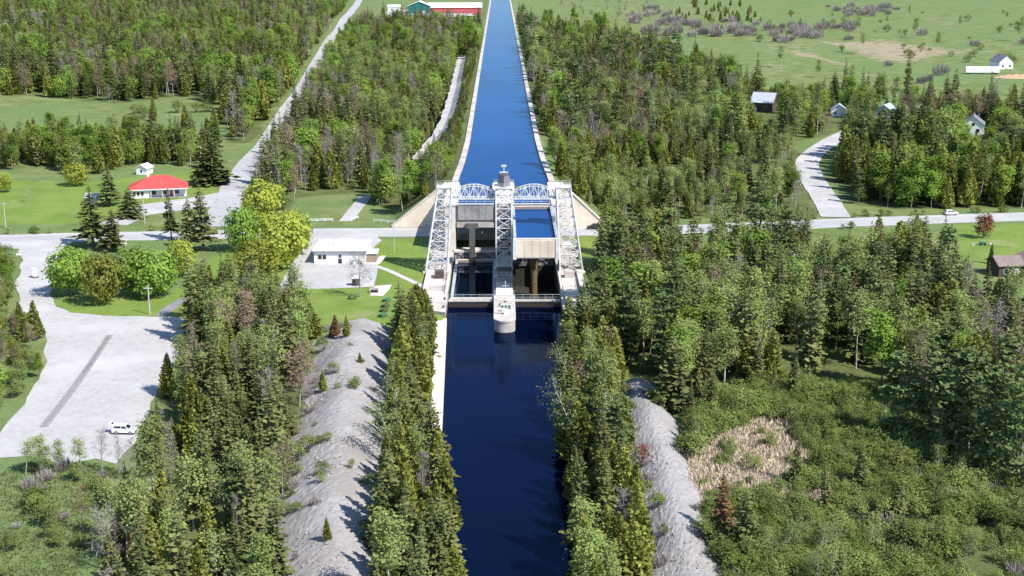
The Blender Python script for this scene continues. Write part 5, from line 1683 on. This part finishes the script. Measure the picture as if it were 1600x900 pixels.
for zn, (sp_, (s0, s1), phrase, mix) in SPEC.items():
    poly = FOREST[zn]
    px_ = np.array(poly)
    x0, y0 = px_.min(0); x1, y1 = px_.max(0)
    gx, gy = np.meshgrid(np.arange(x0, x1, sp_), np.arange(y0, y1, sp_))
    gx = gx + rng.uniform(-.48, .48, gx.shape) * sp_; gy = gy + rng.uniform(-.48, .48, gy.shape) * sp_
    gx = gx.ravel(); gy = gy.ravel()
    # far away the stand is thinned and the trees are a little larger
    ok = inside(poly, gx, gy) & free(gx, gy)
    thin = rng.random(gx.shape) < np.clip(1.25 - gy / 2600, .45, 1)
    gap = np.sin(gx * .045 + 1.7 * np.sin(gy * .031)) * np.sin(gy * .04 + .8) 
    ok &= thin & ~((gap > .82) & (rng.random(gx.shape) < .75))
    ok &= np.abs(gx - CAM_X - gy * .009) < gy * .40 + 22
    ok &= gy > 118
    gx = gx[ok]; gy = gy[ok]
    zz = ground_z(gx, gy)
    names = list(mix); pw = np.array([mix[n] for n in names])
    # species grow in patches: each has its own slow field that raises or lowers its share
    wl_ = 26 if gy.mean() < 320 else 60
    W_ = []
    for ni, nm in enumerate(names):
        f1, f2, f3 = 1.3 * ni + .4, 2.1 * ni + 1.0, .7 * ni
        fld = np.sin(gx / wl_ * 2.2 + f1 + 1.6 * np.sin(gy / wl_ * 1.3 + f2)) * np.sin(gy / wl_ * 1.9 + f3 + 1.4 * np.sin(gx / wl_ * 1.1 + f1))
        W_.append(pw[ni] * np.exp(2.0 * fld))
    W_ = np.array(W_); W_ /= W_.sum(0)
    u = rng.random(len(gx))
    pick = np.minimum((np.cumsum(W_, 0) < u).sum(0), len(names) - 1)
    cap = np.full(len(gx), 9.0)
    for pl_, s_ in LOW:
        cap[inside(pl_, gx, gy)] = s_
    side = (gx - CAM_X) / gy
    qs_ = np.quantile(side, [.2, .4, .6, .8]); qd_ = np.quantile(gy, [.2, .4, .6, .8])
    for i in range(len(gx)):
        kn = names[pick[i]]
        s = random.uniform(s0, s1)
        u_ = random.random()
        if zn not in ('thicket', 'lane_strip'):
            s *= 1.22 if u_ < .13 else (.68 if u_ > .80 else 1.0)
        if 'shrub' in kn:
            s = random.uniform(.75, 1.0) * (1.15 + .34 * math.sin(gx[i] * .19 + 2 * math.sin(gy[i] * .11)) * math.sin(gy[i] * .17)) if zn == 'thicket' else random.uniform(.7, 1.35)
        if s > cap[i]:
            s = cap[i] * random.uniform(.75, 1.1)
        q_ = (s - (.7 if 'shrub' in kn else s0)) / ((.65 if 'shrub' in kn else s1 - s0) + 1e-6)
        sz = 'small' if q_ < .33 else ('tall' if q_ > .67 else 'medium')
        dep = ('front', 'near', 'middle', 'back', 'rear')[int((qd_ < gy[i]).sum())]
        lat = ('far left', 'left', 'centre', 'right', 'far right')[int((qs_ < side[i]).sum())]
        lb_ = f'{sz} {KINDS[kn][4]}, {dep} {lat} part of {SHORT[zn]}'
        if len(lb_.split()) > 16:
            lb_ = lb_.replace(' part of ', ' of ')
        if len(lb_.split()) > 16:
            lb_ = lb_.replace(sz + ' ', '', 1)
        if len(lb_.split()) > 16:
            lb_ = lb_.replace(' of the ', ' of ')
        cand[kn].append((gy[i], gx[i], gy[i], zz[i] - .05, s, random.uniform(0, 6.28), random.randrange(len(KINDS[kn][0])), lb_, f'{KINDS[kn][3]}s {phrase}'))

# scattered shrubs over meadows and fields
def scatter(kn, pts, label, group, s=(.7, 1.4)):
    qx_ = np.quantile([q[0] for q in pts], [.2, .4, .6, .8]); qy_ = np.quantile([q[1] for q in pts], [.33, .67])
    base_ = label
    for (px, py) in pts:
        p = at(px, py)
        if len(pts) > 9:
            label = base_ + ', ' + ('back', 'middle', 'front')[int((qy_ < py).sum())] + ' ' + ('far left', 'left', 'centre', 'right', 'far right')[int((qx_ < px).sum())]
        cand[kn].append((p.y, p.x, p.y, float(ground_z(p.x, p.y)) - .03, random.uniform(*s), random.uniform(0, 6.28), random.randrange(len(KINDS[kn][0])), label, group))
def rnd_in(poly_px, n):
    out = []
    P = np.array(poly_px, float)
    while len(out) < n:
        q = (random.uniform(P[:, 0].min(), P[:, 0].max()), random.uniform(P[:, 1].min(), P[:, 1].max()))
        if inside(poly_px, np.array([q[0]]), np.array([q[1]]))[0]:
            out.append(q)
    return out
scatter('shrub', rnd_in([(0, 745), (120, 720), (220, 745), (150, 800), (110, 900), (0, 920)], 15), 'green leafy shrub in the meadow below the lot', 'shrubs in the rough meadow', (.5, 1.25))
scatter('shrub', rnd_in([(1085, 712), (1120, 680), (1190, 660), (1240, 668), (1265, 715), (1225, 765), (1150, 775), (1090, 800)], 16) + rnd_in([(1120, 760), (1240, 740), (1260, 790), (1110, 800)], 16), 'green leafy shrub standing in the dry reeds', 'shrubs in the reed bed', (.4, .95))
scatter('twiggy_shrub', rnd_in([(0, 720), (220, 730), (150, 820), (0, 880)], 12), 'greyish leafless shrub in the meadow below the lot', 'leafless shrubs in the rough meadow', (.5, 1.0))
scatter('aspen_tree', [(40, 742), (62, 738), (90, 736), (128, 738), (70, 744)], 'pale young aspen at the near edge of the parking lot', 'young aspens at the near lot edge', (.38, .5))
scatter('bare_tree', rnd_in([(900, 6), (1050, 6), (1060, 40), (940, 40)], 26), 'leafless grey tree ' + 'in the open field at upper right', 'bare trees in the upper right field', (.5, .9))
scatter('bare_tree', [(186, 742), (206, 746), (225, 748), (196, 752), (240, 752), (160, 738)], 'leafless grey tree at the near edge of the parking lot', 'bare trees at the near lot edge', (.5, .72))
F_L = 'in the open field at upper right'
scatter('twiggy_shrub', rnd_in([(960, 14), (1060, 12), (1060, 60), (980, 50)], 26) + rnd_in([(1040, 30), (1190, 36), (1200, 62), (1060, 56)], 36) + rnd_in([(1200, 40), (1330, 46), (1330, 62), (1200, 58)], 30) + rnd_in([(1290, 10), (1400, 12), (1400, 26), (1300, 26)], 30) + [(1224, 68), (1214, 66), (1232, 66), (1525, 72), (1520, 70), (1590, 38), (1440, 56), (1388, 104), (1330, 50), (1362, 22), (1600, 70), (1470, 120), (1440, 130), (1450, 128)], 'greyish leafless shrub ' + F_L, 'leafless shrubs in the upper right field', (1.8, 4.0))
scatter('shrub', rnd_in([(1060, 20), (1600, 20), (1600, 110), (1180, 70)], 44), 'green leafy shrub ' + F_L, 'green shrubs in the upper right field', (.8, 2.4))
scatter('cedar_tree', rnd_in([(1040, 2), (1180, 4), (1190, 36), (1060, 34)], 40), 'olive green cedar ' + F_L, 'cedars in the upper right field', (.5, .95))
scatter('budding_tree', rnd_in([(830, 4), (1060, 4), (1180, 30), (960, 44)], 40), 'greyish brown budding tree ' + F_L, 'budding trees in the upper right field', (.5, .95))
scatter('bright_tree', rnd_in([(850, 30), (960, 36), (950, 56), (850, 50)], 14), 'bright green leafy tree topping the right hand woods', 'bright trees at the top of the right woods', (.9, 1.2))
scatter('aspen_tree', [(1384, 44), (1430, 60), (1466, 76), (1340, 52), (1590, 64), (1300, 34), (1596, 48), (1420, 30), (1500, 40), (1250, 48), (1350, 84), (1560, 60), (1280, 118), (1220, 104), (1330, 130)], 'pale green aspen ' + F_L, 'aspens in the upper right field', (.8, 1.3))
scatter('spruce_tree', [(1305, 152), (1318, 158), (1300, 156), (1372, 154), (1378, 160), (1418, 140), (1480, 156), (1490, 158)], 'dark spruce standing behind the right hand cottages', 'spruces behind the cottages', (1.0, 1.45))
scatter('shrub', rnd_in([(190, 165), (330, 168), (340, 195), (190, 200)], 9), 'green leafy shrub in the left clearing', 'shrubs in the left clearing', (1.2, 2.2))
scatter('cedar_tree', [(290, 206), (335, 212), (240, 190)], 'olive green cedar standing in the left clearing', 'cedars in the left clearing', (.7, 1.0))
scatter('shrub', rnd_in([(410, 470), (480, 490), (500, 520), (420, 520)], 8) + rnd_in([(620, 500), (660, 485), (670, 520), (640, 530)], 10), 'green leafy shrub at the lower edge of the lawn', 'shrubs at the lawn edge', (.6, 1.0))
for path, hw, hh, ey, n_, sd in ((RIDGE_L, 7.4, 3.2, 289, 48, 'left'), (RIDGE_R, 4.6, 2.6, 247, 18, 'right')):
    for _ in range(n_):
        y = random.uniform(158, ey - 4); u = random.choice((random.uniform(-1, -.25), random.uniform(-1, 1)))
        if sd == 'right':
            u = random.choice((-1, 1)) * random.uniform(.5, 1)
        x = float(ridge_w(path, y, 1)) + u * hw
        kn = random.choice(('shrub', 'shrub', 'twiggy_shrub', 'shrub' if random.random() < .7 else 'cedar_tree'))
        z = 3 + ridge_h(x, y, path, hw + .3, hh, ey) - .15
        s = random.uniform(.2, .4) if kn == 'cedar_tree' else random.uniform(.35, .95)
        cand[kn].append((y, x, y, z, s, random.uniform(0, 6.28), random.randrange(3), f'{KINDS[kn][4]} growing on the {sd} gravel bank', f'{KINDS[kn][3]}s on the {sd} gravel bank'))
# verge trees and shrubs along roads
for _ in range(260):
    k = random.randrange(len(MAIN) - 1); p = MAIN[k].lerp(MAIN[k + 1], random.random())
    s = random.choice((-1, 1)); off = random.uniform(6.5, 9)
    x, y = p.x, p.y + s * off
    if abs(x) < 36 or -95 < x < -30 or abs(x) > 175:
        continue
    if s > 0 or x > 40:
        cand['shrub'].append((y, x, y, 2.95, random.uniform(.4, .8), random.uniform(0, 6.28), random.randrange(4), 'green leafy shrub on the verge of the main road', 'shrubs on the main road verge'))

LIMIT = 300
def instancer(name, kn, pts, label):
    me = bpy.data.meshes.new(name)
    n = len(pts)
    me.vertices.add(n)
    me.vertices.foreach_set('co', np.array([(p[1], p[2], p[3]) for p in pts], np.float32).ravel())
    for an, ty, vals in (('scl', 'FLOAT', [p[4] for p in pts]), ('rot', 'FLOAT', [p[5] for p in pts]), ('var', 'INT', [p[6] for p in pts])):
        a = me.attributes.new(an, ty, 'POINT'); a.data.foreach_set('value', np.array(vals, np.float32 if ty == 'FLOAT' else np.int32))
    o = link(bpy.data.objects.new(name, me))
    kind(o, 'stuff', label)
    ng = bpy.data.node_groups.new(name, 'GeometryNodeTree')
    ng.interface.new_socket('Geometry', in_out='INPUT', socket_type='NodeSocketGeometry')
    ng.interface.new_socket('Geometry', in_out='OUTPUT', socket_type='NodeSocketGeometry')
    N = ng.nodes.new; Lk = ng.links.new
    gi = N('NodeGroupInput'); go = N('NodeGroupOutput')
    iop = N('GeometryNodeInstanceOnPoints')
    gti = N('GeometryNodeJoinGeometry')
    for m_ in reversed(WHOLE[kn]):
        po = bpy.data.objects.new(m_.name, m_)
        oi = N('GeometryNodeObjectInfo'); oi.inputs['Object'].default_value = po; oi.inputs['As Instance'].default_value = True
        Lk(oi.outputs['Geometry'], gti.inputs[0])
    Lk(gti.outputs[0], iop.inputs['Instance'])
    iop.inputs['Pick Instance'].default_value = True
    def attr(nm, ty):
        q = N('GeometryNodeInputNamedAttribute'); q.data_type = ty; q.inputs['Name'].default_value = nm
        return q.outputs['Attribute']
    Lk(attr('var', 'INT'), iop.inputs['Instance Index'])
    cx = N('ShaderNodeCombineXYZ'); Lk(attr('rot', 'FLOAT'), cx.inputs[2])
    e2r = N('FunctionNodeEulerToRotation'); Lk(cx.outputs[0], e2r.inputs[0])
    Lk(e2r.outputs[0], iop.inputs['Rotation'])
    Lk(attr('scl', 'FLOAT'), iop.inputs['Scale'])
    Lk(gi.outputs[0], iop.inputs['Points']); Lk(iop.outputs[0], go.inputs[0])
    md = o.modifiers.new('trees', 'NODES'); md.node_group = ng
    return o
STUFF_NAME = {'spruce_tree': 'distant_spruces', 'cedar_tree': 'distant_cedars', 'pine_tree': 'distant_pines', 'aspen_tree': 'distant_aspens', 'maple_tree': 'distant_maples', 'bright_tree': 'distant_broadleaf_woods', 'bare_tree': 'distant_bare_woods', 'birch_tree': 'distant_birches', 'budding_tree': 'distant_budding_woods', 'shrub': 'distant_shrubs', 'twiggy_shrub': 'distant_bare_shrubs'}
for kn, lst in cand.items():
    lst = [p for p in lst if p[2] > 118]
    # largest in the photograph first: nominal height x scale / distance, in frame
    Hn = [v_[4] for v_ in KINDS[kn][0]]
    def size(p):
        d = math.hypot(p[2], CAM_H); s = Hn[p[6]] * p[4] / d
        out_ = abs(p[1] - CAM_X - p[2] * .009) > p[2] * .385 + 1 or p[2] < 160
        return -s if not out_ else 0
    lst.sort(key=size)
    print('TREES', kn, len(lst))
    for p in lst[:LIMIT]:
        plant(kn, p[6], (p[1], p[2], p[3]), p[4], p[5], p[7], p[8], tilt=(random.gauss(0, .03), random.gauss(0, .03)), sxy=random.uniform(.9, 1.25))
    if len(lst) > LIMIT:
        instancer(STUFF_NAME[kn], kn, lst[LIMIT:], f'{KINDS[kn][4]}s beyond counting in the woods and farther off')

# ------------------------------------------------------------------ single trees one can point to
def single(kn, vi, px, py, H, label, crown=None, sxy=1.0, tilt=(0, 0), zoff=0, xy=None):
    p = at(px, py) if xy is None else Vector((xy[0], xy[1], float(ground_z(*xy))))
    sc = H / KINDS[kn][0][vi][4]
    return plant(kn, vi, (p.x, p.y, p.z + zoff - .05), sc, random.uniform(0, 6.28) if tilt == (0, 0) else 0.0, label, None, CROWN[kn][vi] if crown is None else recolour(CROWN[kn][vi], crown), tilt, sxy)
single('maple_tree', 0, 112, 461, 12, 'bright green round maple leftmost of the four by the lot entrance', 'bright_leaves', 1.0)
single('maple_tree', 2, 160, 476, 12.0, 'olive rounded tree standing foremost among the round maples by the lot', 'olive_scales', .68)
single('maple_tree', 1, 206, 462, 12, 'bright green round maple right of the olive rounded tree', 'bright_leaves', .95)
single('maple_tree', 2, 243, 464, 11.5, 'bright green round maple rightmost of the four by the lot entrance', 'bright_leaves', .95)
single('maple_tree', 1, 285, 432, 10, 'yellow green maple behind the dark path', None, .9)
single('spruce_tree', 3, 146, 385, 17, 'tall grey green spruce by the road left of the white board sign', None, 2.3)
single('spruce_tree', 1, 176, 392, 12, 'olive spruce close behind the white board sign', None, 2.2)
single('spruce_tree', 1, 172, 321, 13, 'dark spruce at the left end of the red roofed house', None, 2.2)
single('spruce_tree', 2, 205, 340, 9.5, 'broad spruce on the grass in front of the red roofed house', None, 2.3)
single('spruce_tree', 0, 318, 289, 16, 'large dark spruce behind the red roofed house, left of the pair', None, 1.9)
single('spruce_tree', 2, 336, 288, 17, 'large dark spruce behind the red roofed house, right of the pair', None, 1.8)
single('spruce_tree', 3, 268, 374, 15, 'thin spruce by the road, left of three', None, 1.3)
single('spruce_tree', 1, 298, 378, 13, 'dark spruce by the road, middle of three', None, 1.9)
single('spruce_tree', 3, 318, 392, 19, 'tall grey spruce by the road, right of three', None, 1.8)
single('maple_tree', 2, 380, 392, 12, 'bright green maple at the road junction', 'bright_leaves', .8)
single('maple_tree', 0, 412, 352, 14, 'tall yellow maple above the road junction', None, .95)
single('maple_tree', 1, 440, 420, 15, 'large yellow green maple left of the depot yard', None, 1.1)
single('maple_tree', 0, 400, 446, 12, 'dull yellow green maple at the left corner of the lawn', None, 1.0)
single('maple_tree', 2, 460, 398, 12, 'yellow green maple overhanging the depot yard', None, .75)
single('bare_tree', 2, 562, 464, 11, 'grey leafless lawn tree in front of the white depot', None, 1.25)
single('bare_tree', 0, 395, 470, 9, 'leafless grey tree at the lower left lawn corner', None, 1.2)
single('bright_tree', 0, 952, 398, 13, 'bright green leafy tree right of the wing wall', None, 1.1)
single('maple_tree', 1, 962, 418, 12.5, 'yellow green maple just right of the right lattice tower', None, 1.0)
single('pine_tree', 1, 1130, 408, 18, 'big layered pine hiding the road right of the lock', None, 1.15)
single('spruce_tree', 0, 1040, 350, 16, 'dark spruce standing before the road right of the wing wall', None, 1.5)
single('aspen_tree', 2, 1240, 460, 11, 'white flowering tree in the woods right of the lock', 'blossom', 1.2)
single('bright_tree', 2, 1536, 372, 7.5, 'reddish leafed tree on the lawn beside the road', 'red_leaves', 1.0)
single('cedar_tree', 1, 1548, 412, 5.5, 'slim dark columnar cedar beside the brown cabin', 'spruce_needles', .8)
single('shrub', 3, 1003, 737, 3.6, 'red leaved shrub on the narrow gravel bank', 'red_leaves', 1.1, zoff=1.6)
single('cedar_tree', 0, 524, 538, 6.5, 'rusty brown small conifer at the head of the left gravel bank', 'brown_leaves', 1.1)
single('birch_tree', 1, 0, 0, 14, 'white limbed birch leaning far out over the canal', None, 1.2, (0, R(-38)), 0, (13.2, 212))
single('birch_tree', 0, 0, 0, 12, 'thin birch leaning over the canal above the leaning white one', None, 1.1, (0, R(-26)), 0, (14.2, 240))
single('bare_tree', 1, 0, 0, 12, 'bleached leafless tree near the bottom edge right of the canal', 'twigs', 1.2, (0, 0), 0, (15.6, 168))
single('pine_tree', 0, 0, 0, 15, 'blue green pine on the right canal bank beside the gravel', None, 1.1, (0, 0), 0, (17.0, 196))
single('spruce_tree', 3, 0, 0, 12, 'grey green spruce at the canal edge where the left wall ends', None, 1.2, (0, R(6)), 0, (-13.6, 206))
for i, (px, py, h_, s_) in enumerate(((1400, 690, 17, 1.1), (1452, 700, 19, 1.2), (1500, 720, 20, 1.2), (1545, 742, 19, 1.1), (1590, 760, 21, 1.2), (1470, 660, 18, 1.1), (1560, 690, 20, 1.2))):
    lab = ('layered pine leftmost in the row at the right edge', 'second layered pine from the left in the row at right', 'third layered pine in the row at the right edge', 'fourth layered pine in the row at the right edge', 'layered pine at the very right edge above the thicket', 'layered pine behind the second pine of the right row', 'layered pine behind the fourth pine of the right row')[i]
    single('pine_tree', i % 3, px, py, h_, lab, None, s_)
single('spruce_tree', 1, 1128, 850, 11, 'brownish spruce between the right gravel bank and the thicket', 'brown_leaves', 1.3)
single('spruce_tree', 0, 1165, 870, 10, 'olive spruce at the near corner of the thicket', None, 1.4)
single('spruce_tree', 2, 1040, 640, 15, 'broad grey spruce at the head of the right gravel bank', None, 1.3)
single('bare_tree', 1, 130, 830, 7, 'reddish bare tree in the rough meadow', 'brown_leaves', 1.1)
single('cedar_tree', 2, 190, 870, 7, 'rusty half dead conifer at the meadow edge', 'brown_leaves', 1.1)
single('bare_tree', 1, 270, 790, 13, 'tall grey snag in the woods below the parked car', None, .7)
single('bright_tree', 1, 60, 590, 5, 'leafy bush tree by the left curve of the lot', None, 1.0)
for i, (px, py) in enumerate(((44, 316), (8, 300), (120, 290))):
    single('maple_tree' if i else 'bare_tree', i, px, py, (5, 7, 8)[i], ('small twiggy tree on the left lawn', 'round tree at the left picture edge above the lawn', 'pale tree at the back of the left lawn')[i])

# reed bed and meadow tufts
def tufts(name, poly_px, n, mat, label, h=(.7, 1.6), blades=7, z=None):
    pts = np.array([tuple(at(*q)[:2]) for q in rnd_in(poly_px, n)])
    r = np.random.default_rng(len(pts))
    if 'reed' in name:
        pts = pts[np.sin(pts[:, 0] * .9 + 1.5 * np.sin(pts[:, 1] * .5)) * np.sin(pts[:, 1] * .55 + 1) + r.normal(0, .3, len(pts)) < .45]
    zz = ground_z(pts[:, 0], pts[:, 1])
    B = np.repeat(np.column_stack([pts, zz]), blades, 0)
    m_ = len(B)
    B[:, :2] += r.normal(0, .35, (m_, 2))
    hh = r.uniform(*h, (m_, 1))
    d = unit(np.column_stack([r.normal(0, .35, (m_, 2)), np.ones(m_)]))
    w = unit(np.cross(d, r.normal(size=(m_, 3)))) * .16
    P = leaf_arrays(B + d * hh * .5, d * hh * .5, w)
    me_ = make_mesh(name, [(P, quads(P), 0, r.random(m_))], [mat])
    o = link(bpy.data.objects.new(name, me_)); kind(o, 'stuff', label)
scatter_pts = None
REED = [(1078, 720), (1110, 690), (1150, 672), (1180, 650), (1235, 655), (1250, 690), (1275, 722), (1235, 750), (1240, 775), (1190, 770), (1150, 800), (1120, 790), (1085, 820)]
tufts('reed_bed', REED, 3400, 'reed_straw', 'straw coloured dry reeds in the marsh', (.6, 1.5))
tufts('reed_bed', [(1200, 765), (1285, 760), (1285, 780), (1210, 790)], 220, 'reed_straw', 'narrow patch of dry reeds among the thicket shrubs', (.5, 1.1))
tufts('meadow_grass', [(-10, 740), (120, 722), (225, 740), (160, 800), (120, 905), (-10, 910)], 1500, 'grass_tuft', 'rough green grass in the near left meadow', (.12, .4), 5)
# fallen dead trees in the thicket
for px, py, L_, rz, lab in ((1345, 690, 9, 2.3, 'fallen grey trunk in the thicket below the dark pines'), (1120, 650, 7, .6, 'fallen grey trunk at the top of the reed bed')):
    p = at(px, py)
    root = thing('fallen_trunk', p, lab, 'log', None, rz)
    MB().tube((-L_ / 2, 0, .3), (L_ / 2, 0, 1.4), .2, .08, 8).build('stem', 'bark_grey', root)
    for k in range(5):
        x = -L_ / 2 + L_ * (.4 + .12 * k)
        MB().tube((x, 0, .8 + .1 * k), (x + .6, random.uniform(-1, 1), 1.6 + random.random()), .05, .02, 5).build('branch', 'bark_grey', root)
